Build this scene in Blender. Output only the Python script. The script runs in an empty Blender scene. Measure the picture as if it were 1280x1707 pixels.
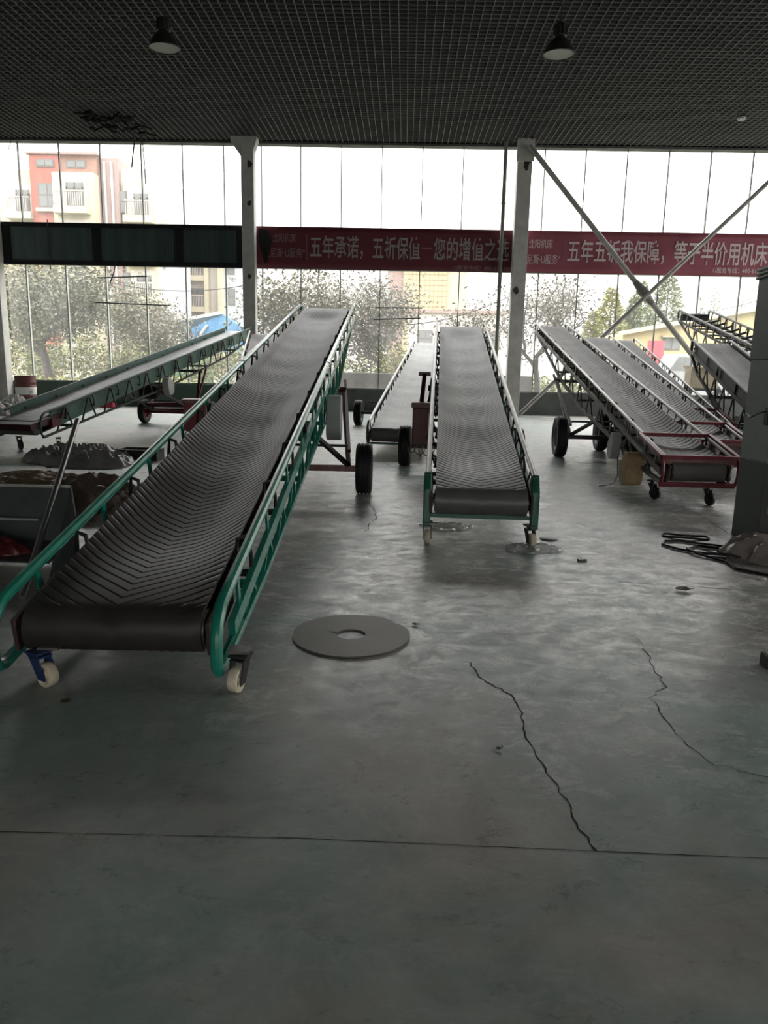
import bpy, bmesh, math, random
from mathutils import Vector, Matrix, noise

random.seed(7)
scene = bpy.context.scene
col = scene.collection
R = math.radians

# ------------------------------------------------------------------ camera
cam_d = bpy.data.cameras.new('camera')
cam = bpy.data.objects.new('camera', cam_d)
col.objects.link(cam)
scene.camera = cam
cam_d.sensor_fit = 'HORIZONTAL'
cam_d.sensor_width = 36.0
cam_d.lens = 36.0 * 1250.0 / 1280.0
cam_d.clip_start = 0.05
cam_d.clip_end = 500
YAW, PIT, ROLL = R(1.35), R(11.45), 0.020
fw = Vector((-math.sin(YAW) * math.cos(PIT), math.cos(YAW) * math.cos(PIT), -math.sin(PIT)))
r0 = Vector((math.cos(YAW), math.sin(YAW), 0))
u0 = r0.cross(fw)
rt = r0 * math.cos(ROLL) + u0 * math.sin(ROLL)
up = -r0 * math.sin(ROLL) + u0 * math.cos(ROLL)
m3 = Matrix((rt, up, -fw)).transposed()
cam.matrix_world = Matrix.Translation((0, 0, 1.55)) @ m3.to_4x4()

# ------------------------------------------------------------------ world, exposure
SKY = 7.0
world = bpy.data.worlds.new('overcast')
scene.world = world
world.use_nodes = True
wn = world.node_tree
bg = wn.nodes['Background']
tc = wn.nodes.new('ShaderNodeTexCoord')
sx = wn.nodes.new('ShaderNodeSeparateXYZ')
rp = wn.nodes.new('ShaderNodeValToRGB')
rp.color_ramp.elements[0].position = 0.0
rp.color_ramp.elements[0].color = (0.185, 0.176, 0.168, 1)
rp.color_ramp.elements[1].position = 0.9
rp.color_ramp.elements[1].color = (1.0, 1.0, 1.0, 1)
e_ = rp.color_ramp.elements.new(0.21); e_.color = (0.46, 0.445, 0.43, 1)
e_ = rp.color_ramp.elements.new(0.42); e_.color = (1.0, 0.985, 0.97, 1)
wn.links.new(tc.outputs['Generated'], sx.inputs[0])
wn.links.new(sx.outputs['Z'], rp.inputs[0])
wn.links.new(rp.outputs[0], bg.inputs[0])
bg.inputs[1].default_value = SKY
scene.view_settings.view_transform = 'Standard'
scene.view_settings.look = 'None'
scene.view_settings.exposure = 0.27
scene.view_settings.gamma = 1.0
scene.view_settings.use_curve_mapping = False
scene.cycles.use_denoising = True
scene.cycles.max_bounces = 8
scene.cycles.diffuse_bounces = 4
scene.cycles.transparent_max_bounces = 12
scene.cycles.sample_clamp_indirect = 6.0

# ------------------------------------------------------------------ materials
def mat(name, color, rough=0.5, metal=0.0, var=0.0, scale=6.0, bump=0.0, bscale=None, color2=None, spec=0.5, stretch=None):
    m = bpy.data.materials.new(name)
    m.use_nodes = True
    nt = m.node_tree
    b = nt.nodes['Principled BSDF']
    b.inputs['Roughness'].default_value = rough
    b.inputs['Metallic'].default_value = metal
    b.inputs['Specular IOR Level'].default_value = spec
    b.inputs['Base Color'].default_value = (*color, 1)
    if var > 0 or color2 or bump > 0:
        co = nt.nodes.new('ShaderNodeTexCoord')
        src = co.outputs['Object']
        if stretch:
            mp = nt.nodes.new('ShaderNodeMapping')
            mp.inputs['Scale'].default_value = stretch
            nt.links.new(src, mp.inputs[0])
            src = mp.outputs[0]
    if var > 0 or color2:
        n = nt.nodes.new('ShaderNodeTexNoise')
        n.inputs['Scale'].default_value = scale
        n.inputs['Detail'].default_value = 6
        n.inputs['Roughness'].default_value = 0.65
        nt.links.new(src, n.inputs['Vector'])
        r = nt.nodes.new('ShaderNodeValToRGB')
        r.color_ramp.elements[0].position = 0.32
        r.color_ramp.elements[1].position = 0.68
        if color2:
            r.color_ramp.elements[0].color = (*color, 1)
            r.color_ramp.elements[1].color = (*color2, 1)
        else:
            r.color_ramp.elements[0].color = (*[c * (1 - var) for c in color], 1)
            r.color_ramp.elements[1].color = (*[min(1, c * (1 + var)) for c in color], 1)
        nt.links.new(n.outputs[0], r.inputs[0])
        nt.links.new(r.outputs[0], b.inputs['Base Color'])
    if bump > 0:
        n2 = nt.nodes.new('ShaderNodeTexNoise')
        n2.inputs['Scale'].default_value = bscale or scale * 2
        n2.inputs['Detail'].default_value = 5
        nt.links.new(src, n2.inputs['Vector'])
        bp = nt.nodes.new('ShaderNodeBump')
        bp.inputs['Strength'].default_value = bump
        bp.inputs['Distance'].default_value = 0.02
        nt.links.new(n2.outputs[0], bp.inputs['Height'])
        nt.links.new(bp.outputs[0], b.inputs['Normal'])
    return m

def floor_mat():
    m = bpy.data.materials.new('painted_concrete')
    m.use_nodes = True
    nt = m.node_tree
    L = nt.links.new
    b = nt.nodes['Principled BSDF']
    co = nt.nodes.new('ShaderNodeTexCoord')
    def nz(scale, detail, stretch=(1, 1, 1), dist=0.0, rough=0.6):
        mp = nt.nodes.new('ShaderNodeMapping')
        mp.inputs['Scale'].default_value = stretch
        L(co.outputs['Object'], mp.inputs[0])
        n = nt.nodes.new('ShaderNodeTexNoise')
        n.inputs['Scale'].default_value = scale
        n.inputs['Detail'].default_value = detail
        n.inputs['Roughness'].default_value = rough
        n.inputs['Distortion'].default_value = dist
        L(mp.outputs[0], n.inputs['Vector'])
        return n.outputs[0]
    def ramp(src, p0, c0, p1, c1):
        r = nt.nodes.new('ShaderNodeValToRGB')
        r.color_ramp.elements[0].position = p0
        r.color_ramp.elements[0].color = (*c0, 1)
        r.color_ramp.elements[1].position = p1
        r.color_ramp.elements[1].color = (*c1, 1)
        L(src, r.inputs[0])
        return r.outputs[0]
    def mix(a, c, f=None, mode='MIX', fac=0.5):
        x = nt.nodes.new('ShaderNodeMix')
        x.data_type = 'RGBA'
        x.blend_type = mode
        if f: L(f, x.inputs['Factor'])
        else: x.inputs['Factor'].default_value = fac
        L(a, x.inputs['A']); L(c, x.inputs['B'])
        return x.outputs['Result']
    base = ramp(nz(0.55, 6, dist=0.3), 0.38, (0.182, 0.262, 0.234), 0.62, (0.300, 0.268, 0.252))
    mott = ramp(nz(1.9, 12, dist=0.5, rough=0.72), 0.34, (0.72, 0.72, 0.72), 0.68, (1.16, 1.16, 1.16))
    c1 = mix(base, mott, mode='MULTIPLY', fac=1.0)
    # pale scuffs and dust films
    sc = ramp(nz(4.6, 15, stretch=(0.85, 1.2, 1), dist=0.5, rough=0.84), 0.50, (0, 0, 0), 0.57, (0.95, 0.95, 0.95))
    dust = nt.nodes.new('ShaderNodeRGB'); dust.outputs[0].default_value = (0.60, 0.585, 0.57, 1)
    vd = nt.nodes.new('ShaderNodeVectorMath'); vd.operation = 'DISTANCE'
    vd.inputs[1].default_value = (1.6, 8.0, 0)
    L(co.outputs['Object'], vd.inputs[0])
    ad = nt.nodes.new('ShaderNodeMath'); ad.operation = 'MULTIPLY_ADD'
    L(nz(0.7, 4), ad.inputs[0]); ad.inputs[1].default_value = 4.0
    L(vd.outputs['Value'], ad.inputs[2])
    wr = nt.nodes.new('ShaderNodeMapRange')
    wr.inputs['From Min'].default_value = 5.6; wr.inputs['From Max'].default_value = 7.6
    wr.inputs['To Min'].default_value = 1.0; wr.inputs['To Max'].default_value = 0.10
    L(ad.outputs[0], wr.inputs[0])
    mm = nt.nodes.new('ShaderNodeMath'); mm.operation = 'MULTIPLY'
    L(sc, mm.inputs[0]); L(wr.outputs[0], mm.inputs[1])
    c2 = mix(c1, dust.outputs[0], f=mm.outputs[0])
    st = ramp(nz(0.9, 4, dist=0.3), 0.60, (0, 0, 0), 0.80, (0.35, 0.35, 0.35))
    dk = nt.nodes.new('ShaderNodeRGB'); dk.outputs[0].default_value = (0.085, 0.09, 0.085, 1)
    c3 = mix(c2, dk.outputs[0], f=st)
    L(c3, b.inputs['Base Color'])
    rr = ramp(nz(5.5, 15, stretch=(0.85, 1.2, 1), dist=0.4, rough=0.84), 0.40, (0.25, 0.25, 0.25), 0.60, (0.48, 0.48, 0.48))
    L(rr, b.inputs['Roughness'])
    b.inputs['Specular IOR Level'].default_value = 0.5
    bp = nt.nodes.new('ShaderNodeBump')
    bp.inputs['Strength'].default_value = 0.22
    bp.inputs['Distance'].default_value = 0.004
    L(nz(34, 10, stretch=(0.8, 1.25, 1), rough=0.75), bp.inputs['Height'])
    L(bp.outputs[0], b.inputs['Normal'])
    return m

def glass_mat(name, film, seed):
    m = bpy.data.materials.new(name)
    m.use_nodes = True
    nt = m.node_tree
    L = nt.links.new
    nt.nodes.remove(nt.nodes['Principled BSDF'])
    out = nt.nodes['Material Output']
    tr = nt.nodes.new('ShaderNodeBsdfTransparent')
    tr.inputs[0].default_value = (0.97, 0.985, 0.97, 1)
    gl = nt.nodes.new('ShaderNodeBsdfGlossy')
    gl.inputs['Roughness'].default_value = 0.03
    tl = nt.nodes.new('ShaderNodeBsdfTranslucent')
    tl.inputs[0].default_value = (0.95, 0.94, 0.92, 1)
    co = nt.nodes.new('ShaderNodeTexCoord')
    mp = nt.nodes.new('ShaderNodeMapping')
    mp.inputs['Location'].default_value = (seed, seed * 2, seed)
    mp.inputs['Scale'].default_value = (1.6, 1, 0.5)
    L(co.outputs['Object'], mp.inputs[0])
    n = nt.nodes.new('ShaderNodeTexNoise')
    n.inputs['Scale'].default_value = 1.4
    n.inputs['Detail'].default_value = 9
    n.inputs['Roughness'].default_value = 0.7
    L(mp.outputs[0], n.inputs['Vector'])
    mr = nt.nodes.new('ShaderNodeMapRange')
    mr.inputs['From Min'].default_value = 0.3
    mr.inputs['From Max'].default_value = 0.75
    mr.inputs['To Min'].default_value = film * 0.6
    mr.inputs['To Max'].default_value = film * 1.7
    L(n.outputs[0], mr.inputs[0])
    m1 = nt.nodes.new('ShaderNodeMixShader')
    L(mr.outputs[0], m1.inputs[0]); L(tr.outputs[0], m1.inputs[1]); L(tl.outputs[0], m1.inputs[2])
    m2 = nt.nodes.new('ShaderNodeMixShader')
    m2.inputs[0].default_value = 0.05
    L(m1.outputs[0], m2.inputs[1]); L(gl.outputs[0], m2.inputs[2])
    L(m2.outputs[0], out.inputs[0])
    return m

M = {}
M['floor'] = floor_mat()
M['glass'] = glass_mat('dusty_glass', 0.05, 1.0)
M['glass_old'] = glass_mat('dusty_glass_old', 0.06, 5.0)
M['joint'] = mat('glass_joint_seal', (0.13, 0.125, 0.12), 0.6)
M['fin'] = mat('glass_fin_edge', (0.52, 0.54, 0.51), 0.5, var=0.2, scale=3)
M['grid'] = mat('ceiling_grid_paint', (0.12, 0.12, 0.118), 0.6, var=0.12, scale=2)
M['slab'] = mat('dark_slab', (0.012, 0.012, 0.012), 0.9)
M['wall'] = mat('wall_paint', (0.34, 0.39, 0.37), 0.8, var=0.15, scale=1.2)
M['wall_back'] = mat('wall_paint_back', (0.30, 0.31, 0.30), 0.8, var=0.1, scale=1.2)
M['dado'] = mat('dado_paint', (0.085, 0.09, 0.085), 0.75, var=0.3, scale=2)
M['dado_green'] = mat('dado_paint_green', (0.05, 0.085, 0.065), 0.75, var=0.3, scale=2)
M['col'] = mat('chipped_column_paint', (0.46, 0.44, 0.42), 0.7, color2=(0.62, 0.60, 0.57), scale=3.5, bump=0.3)
M['chip'] = mat('bare_rust_patch', (0.06, 0.05, 0.045), 0.9, var=0.4, scale=9)
M['beam'] = mat('dark_spandrel', (0.045, 0.05, 0.05), 0.45, var=0.35, scale=1.3, stretch=(3, 1, 0.3))
M['beam_pan'] = mat('spandrel_glass_panel', (0.06, 0.085, 0.085), 0.35, var=0.35, scale=1.3, stretch=(3, 1, 0.3))
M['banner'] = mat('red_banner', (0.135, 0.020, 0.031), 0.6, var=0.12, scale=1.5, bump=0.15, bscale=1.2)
M['banner_lit'] = mat('lit_red_banner', (0.30, 0.075, 0.10), 0.6, var=0.12, scale=1.5, bump=0.15, bscale=1.2)  # lit copy of the banner red: light from the right put into the colour
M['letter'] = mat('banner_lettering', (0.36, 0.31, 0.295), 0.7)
M['letter_lit'] = mat('lit_banner_lettering', (0.70, 0.58, 0.58), 0.7)  # lettering of the right banner, its stronger light painted into the colour
M['letter_dim'] = mat('banner_small_lettering', (0.30, 0.20, 0.20), 0.7)
M['green'] = mat('green_enamel', (0.018, 0.235, 0.165), 0.24, var=0.22, scale=5, bump=0.04, bscale=30)
M['green_dk'] = mat('dark_green_enamel', (0.025, 0.135, 0.085), 0.38, var=0.3, scale=4)
M['green_dull'] = mat('dusty_green_enamel', (0.06, 0.145, 0.115), 0.5, var=0.3, scale=4)
M['black_frame'] = mat('dark_frame_paint', (0.045, 0.05, 0.048), 0.42, var=0.4, scale=5)
M['grey_frame'] = mat('worn_grey_frame', (0.16, 0.155, 0.15), 0.42, var=0.35, scale=5)
M['rail_worn'] = mat('worn_bare_rail', (0.20, 0.185, 0.175), 0.32, metal=0.5, var=0.3, scale=6)
M['steel'] = mat('bright_steel', (0.50, 0.49, 0.48), 0.30, metal=0.85, var=0.05, scale=9)
M['roller'] = mat('roller_steel', (0.10, 0.10, 0.10), 0.4, metal=0.6, var=0.3, scale=9)
M['iron'] = mat('black_iron', (0.02, 0.02, 0.02), 0.5, var=0.3, scale=9)
M['red_hop'] = mat('hopper_red', (0.19, 0.028, 0.042), 0.4, var=0.3, scale=6)
M['red'] = mat('red_enamel', (0.12, 0.015, 0.019), 0.38, var=0.3, scale=6)
M['red_dk'] = mat('dark_red_pan', (0.055, 0.010, 0.014), 0.5, var=0.3, scale=6)
M['plate_dk'] = mat('brown_bearing_plate', (0.06, 0.034, 0.030), 0.55, var=0.3, scale=6)
M['red_bright'] = mat('bright_red_enamel', (0.33, 0.022, 0.045), 0.35, var=0.2, scale=6)
M['red_worn'] = mat('worn_red_paint', (0.26, 0.08, 0.075), 0.5, color2=(0.42, 0.30, 0.28), scale=9)
M['belt'] = mat('belt_rubber', (0.028, 0.024, 0.023), 0.44, color2=(0.055, 0.047, 0.044), scale=2.2, spec=0.42)
M['belt_dusty'] = mat('dusty_belt_rubber', (0.080, 0.070, 0.064), 0.5, color2=(0.125, 0.112, 0.104), scale=2.2, spec=0.5)
M['belt_grey'] = mat('grey_belt_rubber', (0.10, 0.10, 0.10), 0.42, color2=(0.16, 0.16, 0.158), scale=2.2, spec=0.52)
M['tyre'] = mat('tyre_rubber', (0.018, 0.018, 0.020), 0.6, var=0.3, scale=12)
M['rim'] = mat('grey_rim', (0.30, 0.30, 0.29), 0.5, var=0.3, scale=8)
M['rim_red'] = mat('red_rim', (0.22, 0.03, 0.03), 0.5, var=0.3, scale=8)
M['caster'] = mat('cream_nylon', (0.74, 0.68, 0.54), 0.45, color2=(0.50, 0.42, 0.30), scale=14)
M['blue_steel'] = mat('blue_caster_fork', (0.02, 0.04, 0.12), 0.4)
M['guard'] = mat('pale_guard', (0.46, 0.48, 0.46), 0.5, var=0.1, scale=4)
M['guard_white'] = mat('white_guard', (0.62, 0.60, 0.57), 0.5, var=0.1, scale=4)
M['cardboard'] = mat('tan_guard', (0.46, 0.33, 0.18), 0.7, var=0.2, scale=6)
M['disc'] = mat('steel_plate', (0.088, 0.080, 0.064), 0.5, metal=0.1, color2=(0.125, 0.115, 0.098), scale=3.5)
M['sheet'] = mat('galvanised_sheet', (0.085, 0.10, 0.10), 0.45, metal=0.2, var=0.2, scale=3)
M['tarp'] = mat('grey_tarpaulin', (0.20, 0.195, 0.185), 0.4, color2=(0.38, 0.37, 0.355), scale=4, bump=0.25, bscale=16)
M['tarp_brown'] = mat('brown_plastic_wrap', (0.27, 0.225, 0.21), 0.24, color2=(0.36, 0.31, 0.29), scale=4, bump=0.3, bscale=14)
M['sack'] = mat('brown_paper_sack', (0.26, 0.175, 0.11), 0.6, color2=(0.38, 0.28, 0.19), scale=4, bump=0.3, bscale=14)
M['sack_dk'] = mat('dark_brown_sack', (0.14, 0.10, 0.075), 0.55, color2=(0.22, 0.165, 0.13), scale=4, bump=0.3, bscale=14)
M['net'] = mat('dusty_netting', (0.16, 0.12, 0.10), 0.8, color2=(0.25, 0.20, 0.17), scale=16, bump=0.5, bscale=30)
M['white_bag'] = mat('white_woven_bag', (0.55, 0.54, 0.52), 0.7, color2=(0.34, 0.32, 0.31), scale=10, bump=0.4, bscale=18)
M['speck_bag'] = mat('speckled_rag_heap', (0.16, 0.13, 0.125), 0.8, color2=(0.55, 0.53, 0.50), scale=22, bump=0.4, bscale=24)
M['drum'] = mat('rust_red_drum', (0.115, 0.030, 0.026), 0.45, var=0.35, scale=4)
M['label'] = mat('white_drum_label', (0.70, 0.68, 0.65), 0.6)
M['black'] = mat('black_rubber', (0.012, 0.012, 0.013), 0.45)
M['post_dk'] = mat('post_dark_base', (0.065, 0.075, 0.073), 0.6, var=0.1, scale=3)
M['post_mid'] = mat('post_grey', (0.26, 0.28, 0.27), 0.6, var=0.1, scale=3)
M['post_up'] = mat('post_green_grey', (0.085, 0.115, 0.11), 0.5, var=0.15, scale=3)
M['leafy'] = mat('dry_leaf', (0.11, 0.09, 0.05), 0.8)
M['crack'] = mat('floor_crack', (0.012, 0.012, 0.012), 1.0)
M['lamp'] = mat('lamp_aluminium', (0.055, 0.055, 0.055), 0.4, metal=0.5)
M['lamp_in'] = mat('lamp_reflector', (0.42, 0.42, 0.40), 0.4)
M['wire'] = mat('wire_black', (0.03, 0.028, 0.026), 0.6)
M['brace'] = mat('brace_grey_paint', (0.36, 0.34, 0.32), 0.5, var=0.3, scale=4)
M['pipe'] = mat('downpipe', (0.23, 0.24, 0.21), 0.5, var=0.2, scale=4)
# outdoors
M['ground'] = mat('yard_ground', (0.191, 0.191, 0.165), 0.9, color2=(0.138, 0.159, 0.090), scale=0.5)
M['kerb'] = mat('outside_parapet', (0.265, 0.250, 0.239), 0.8, var=0.1)
M['bark'] = mat('bark', (0.085, 0.074, 0.066), 0.9, var=0.3, scale=8)
M['leaf1'] = mat('olive_leaves', (0.087, 0.093, 0.045), 0.7, color2=(0.144, 0.138, 0.090), scale=3)
M['leaf2'] = mat('grey_green_leaves', (0.117, 0.117, 0.064), 0.7, color2=(0.201, 0.175, 0.127), scale=3)
M['leaf3'] = mat('grey_brown_leaves', (0.138, 0.127, 0.095), 0.7, color2=(0.212, 0.191, 0.159), scale=3)
M['leaf_y'] = mat('yellow_leaves', (0.244, 0.223, 0.064), 0.7, color2=(0.212, 0.233, 0.074), scale=3)
M['leaf_g'] = mat('green_leaves', (0.085, 0.127, 0.048), 0.7, color2=(0.159, 0.180, 0.064), scale=3)
M['hedge'] = mat('hedge_leaves', (0.148, 0.175, 0.064), 0.8, color2=(0.254, 0.233, 0.127), scale=2)
M['b_cream'] = mat('cream_render', (0.371, 0.334, 0.244), 0.8, var=0.05)
M['b_pink'] = mat('pale_pink_render', (0.392, 0.350, 0.318), 0.8, var=0.05)
M['b_red'] = mat('brick_red_render', (0.265, 0.090, 0.069), 0.8, var=0.08)
M['b_brick'] = mat('brown_brick', (0.239, 0.127, 0.090), 0.8, var=0.12, scale=3)
M['b_mauve'] = mat('mauve_brick', (0.254, 0.175, 0.159), 0.8, var=0.1)
M['b_white'] = mat('white_blue_render', (0.329, 0.350, 0.377), 0.8, var=0.05)
M['b_win'] = mat('window_glass_far', (0.127, 0.133, 0.133), 0.2)
M['b_frame'] = mat('window_frame_far', (0.106, 0.101, 0.090), 0.5)
M['b_rail'] = mat('balcony_rail_far', (0.329, 0.292, 0.265), 0.5)
M['b_tan'] = mat('tan_tiles', (0.350, 0.286, 0.175), 0.7, var=0.06)
M['b_yellow'] = mat('yellow_render', (0.360, 0.297, 0.148), 0.8, var=0.05)
M['b_line'] = mat('tile_joint', (0.265, 0.223, 0.148), 0.8)
M['blue_roof'] = mat('blue_sheet_roof', (0.064, 0.191, 0.350), 0.5, var=0.15, scale=2)
M['white_paint'] = mat('white_paint', (0.424, 0.424, 0.413), 0.5)
M['green_mesh'] = mat('green_fence_sheet', (0.106, 0.276, 0.148), 0.7, var=0.2, scale=2)
M['van'] = mat('grey_van_paint', (0.276, 0.292, 0.297), 0.3)
M['red_sign'] = mat('red_sign_paint', (0.329, 0.042, 0.064), 0.5)
M['box'] = mat('carton', (0.40, 0.34, 0.25), 0.8, var=0.15)

def plastic_mat():
    m = bpy.data.materials.new('clear_plastic_wrap')
    m.use_nodes = True
    nt = m.node_tree
    L = nt.links.new
    nt.nodes.remove(nt.nodes['Principled BSDF'])
    tr = nt.nodes.new('ShaderNodeBsdfTransparent')
    gl = nt.nodes.new('ShaderNodeBsdfGlossy'); gl.inputs['Roughness'].default_value = 0.15
    df = nt.nodes.new('ShaderNodeBsdfDiffuse'); df.inputs[0].default_value = (0.7, 0.7, 0.7, 1)
    a = nt.nodes.new('ShaderNodeMixShader'); a.inputs[0].default_value = 0.5
    L(gl.outputs[0], a.inputs[1]); L(df.outputs[0], a.inputs[2])
    c = nt.nodes.new('ShaderNodeMixShader'); c.inputs[0].default_value = 0.45
    L(tr.outputs[0], c.inputs[1]); L(a.outputs[0], c.inputs[2])
    L(c.outputs[0], nt.nodes['Material Output'].inputs[0])
    return m
M['plastic'] = plastic_mat()

# ------------------------------------------------------------------ mesh helpers
def V(*a): return Vector(a)

class MB:
    def __init__(s): s.v = []; s.f = []
    def add(s, vs, fs):
        o = len(s.v)
        s.v += [tuple(p) for p in vs]
        s.f += [tuple(i + o for i in f) for f in fs]
    def box(s, x0, x1, y0, y1, z0, z1, mtx=None):
        vs = [Vector(p) for p in ((x0,y0,z0),(x1,y0,z0),(x1,y1,z0),(x0,y1,z0),(x0,y0,z1),(x1,y0,z1),(x1,y1,z1),(x0,y1,z1))]
        if mtx: vs = [mtx @ p for p in vs]
        s.add(vs, [(3,2,1,0),(4,5,6,7),(0,1,5,4),(1,2,6,5),(2,3,7,6),(3,0,4,7)])
        return s
    def beam(s, p0, p1, w, h, upv=(0,0,1)):
        p0, p1 = Vector(p0), Vector(p1)
        d = (p1 - p0).normalized()
        u = Vector(upv)
        if abs(d.dot(u.normalized())) > 0.98: u = Vector((0,1,0))
        sd = d.cross(u).normalized(); u = sd.cross(d)
        vs = []
        for p in (p0, p1):
            for a, b in ((-1,-1),(1,-1),(1,1),(-1,1)):
                vs.append(p + sd * a * w / 2 + u * b * h / 2)
        s.add(vs, [(0,1,2,3),(7,6,5,4),(0,4,5,1),(1,5,6,2),(2,6,7,3),(3,7,4,0)])
        return s
    def tube(s, pts, r, seg=8, caps=True):
        pts = [Vector(p) for p in pts]
        rs = r if isinstance(r, (list, tuple)) else [r] * len(pts)
        n = len(pts)
        prev = None
        rings = []
        for i, p in enumerate(pts):
            if i == 0: t = pts[1] - p
            elif i == n - 1: t = p - pts[i-1]
            else: t = (pts[i+1] - p).normalized() + (p - pts[i-1]).normalized()
            t.normalize()
            if prev is None:
                a = Vector((0,0,1)) if abs(t.z) < 0.9 else Vector((1,0,0))
                x = t.cross(a).normalized()
            else:
                x = (prev - t * prev.dot(t)).normalized()
            prev = x
            y = t.cross(x)
            rings.append([p + (x * math.cos(2*math.pi*k/seg) + y * math.sin(2*math.pi*k/seg)) * rs[i] for k in range(seg)])
        vs = [q for rg in rings for q in rg]
        fs = []
        for i in range(n - 1):
            for k in range(seg):
                k2 = (k + 1) % seg
                fs.append((i*seg+k, i*seg+k2, (i+1)*seg+k2, (i+1)*seg+k))
        if caps:
            fs.append(tuple(range(seg-1, -1, -1)))
            fs.append(tuple((n-1)*seg + k for k in range(seg)))
        s.add(vs, fs)
        return s
    def lathe(s, prof, origin=(0,0,0), axis='z', seg=24, closed=False):
        # prof: list of (radius, height along axis)
        vs = []; fs = []
        o = Vector(origin)
        for r, h in prof:
            for k in range(seg):
                a = 2 * math.pi * k / seg
                c, d = r * math.cos(a), r * math.sin(a)
                q = {'z': (c, d, h), 'x': (h, c, d), 'y': (d, h, c)}[axis]
                vs.append(o + Vector(q))
        n = len(prof)
        for i in range(n if closed else n - 1):
            j = (i + 1) % n
            for k in range(seg):
                k2 = (k + 1) % seg
                fs.append((i*seg+k, i*seg+k2, j*seg+k2, j*seg+k))
        if not closed:
            if prof[0][0] > 1e-5: fs.append(tuple(range(seg-1, -1, -1)))
            if prof[-1][0] > 1e-5: fs.append(tuple((n-1)*seg + k for k in range(seg)))
        s.add(vs, fs)
        return s
    def prism(s, poly, off):
        # poly: list of 3D points (planar), extruded by off
        n = len(poly)
        off = Vector(off)
        a = [Vector(p) for p in poly]
        s.add(a + [p + off for p in a], [tuple(range(n-1, -1, -1)), tuple(range(n, 2*n))] + [(i, (i+1) % n, (i+1) % n + n, i + n) for i in range(n)])
        return s
    def build(s, name, material, parent=None, smooth=True, angle=35, bevel=0.0):
        me = bpy.data.meshes.new(name)
        me.from_pydata(s.v, [], s.f)
        me.validate()
        bm = bmesh.new(); bm.from_mesh(me)
        bmesh.ops.recalc_face_normals(bm, faces=bm.faces)
        bm.to_mesh(me); bm.free()
        me.materials.append(material)
        if smooth:
            me.polygons.foreach_set('use_smooth', [True] * len(me.polygons))
            me.set_sharp_from_angle(angle=R(angle))
        o = bpy.data.objects.new(name, me)
        col.objects.link(o)
        if parent: o.parent = parent
        if bevel > 0:
            b = o.modifiers.new('bevel', 'BEVEL'); b.width = bevel; b.segments = 2; b.limit_method = 'ANGLE'
        return o

def tag(o, label=None, cat=None, group=None, kind=None):
    if label: o['label'] = label
    if cat: o['category'] = cat
    if group: o['group'] = group
    if kind: o['kind'] = kind
    return o

def struct(o): o['kind'] = 'structure'; return o

def empty(name, loc, rz=0.0, parent=None):
    o = bpy.data.objects.new(name, None)
    col.objects.link(o)
    o.location = loc; o.rotation_euler = (0, 0, rz)
    o.empty_display_size = 0.1
    if parent: o.parent = parent
    return o

def lerp(a, b, t): return a + (b - a) * t
def smooth01(x):
    x = max(0.0, min(1.0, x)); return x * x * (3 - 2 * x)

# ------------------------------------------------------------------ room shell
YW = 23.2      # glass wall plane
ZC = 7.62      # ceiling underside
XL, XR, YB = -12.55, 14.6, -7.0

fl = MB().box(XL - .3, XR + .3, YB, YW + .1, -0.25, 0).build('floor', M['floor'], smooth=False)
struct(fl)

g = MB()
P = 0.166
n = int((XR - XL) / P)
for i in range(n + 1):
    x = XL + i * P
    g.box(x - .006, x + .006, YB, YW - .12, ZC, ZC + .04)
n = int((YW - YB) / P)
for i in range(n + 1):
    y = YB + i * P
    g.box(XL, XR, y - .006, y + .006, ZC + .003, ZC + .036)
cg = g.build('ceiling', M['grid'], smooth=False); struct(cg)
sl = MB().box(XL - .3, XR + .3, YB - .2, YW + .5, ZC + .55, ZC + .8).build('ceiling_slab', M['slab'], smooth=False); struct(sl)
tr = MB().box(XL, XR, YW - .16, YW + .16, ZC - .06, ZC + .6).build('trim_1', M['dado'], smooth=False); struct(tr)

struct(MB().box(XL - .3, XL, YB, YW - .05, 0, ZC + .6).build('wall_left', M['wall'], smooth=False))
w = MB()
w.box(XL - .3, -2.5, YB - .3, YB, 0, ZC + .6); w.box(4.0, XR + .3, YB - .3, YB, 0, ZC + .6)
w.box(-2.5, 4.0, YB - .3, YB, 3.8, ZC + .6)
struct(w.build('wall_back', M['wall_back'], smooth=False))
w = MB()
w.box(XR, XR + .3, YB, YW, 0, .7); w.box(XR, XR + .3, YB, YW, 6.6, ZC + .6)
w.box(XR, XR + .3, YB, 2, .7, 6.6); w.box(XR, XR + .3, 22, YW, .7, 6.6)
struct(w.build('wall_right', M['wall_back'], smooth=False))
# front wall: dado under the glass
struct(MB().box(XL - .3, -4.42, YW - .12, YW + .2, 0, .72).build('wall_front_low_green', M['dado_green'], smooth=False))
struct(MB().box(-4.42, XR + .3, YW - .12, YW + .2, 0, .67).build('wall_front_low', M['dado'], smooth=False))

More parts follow.
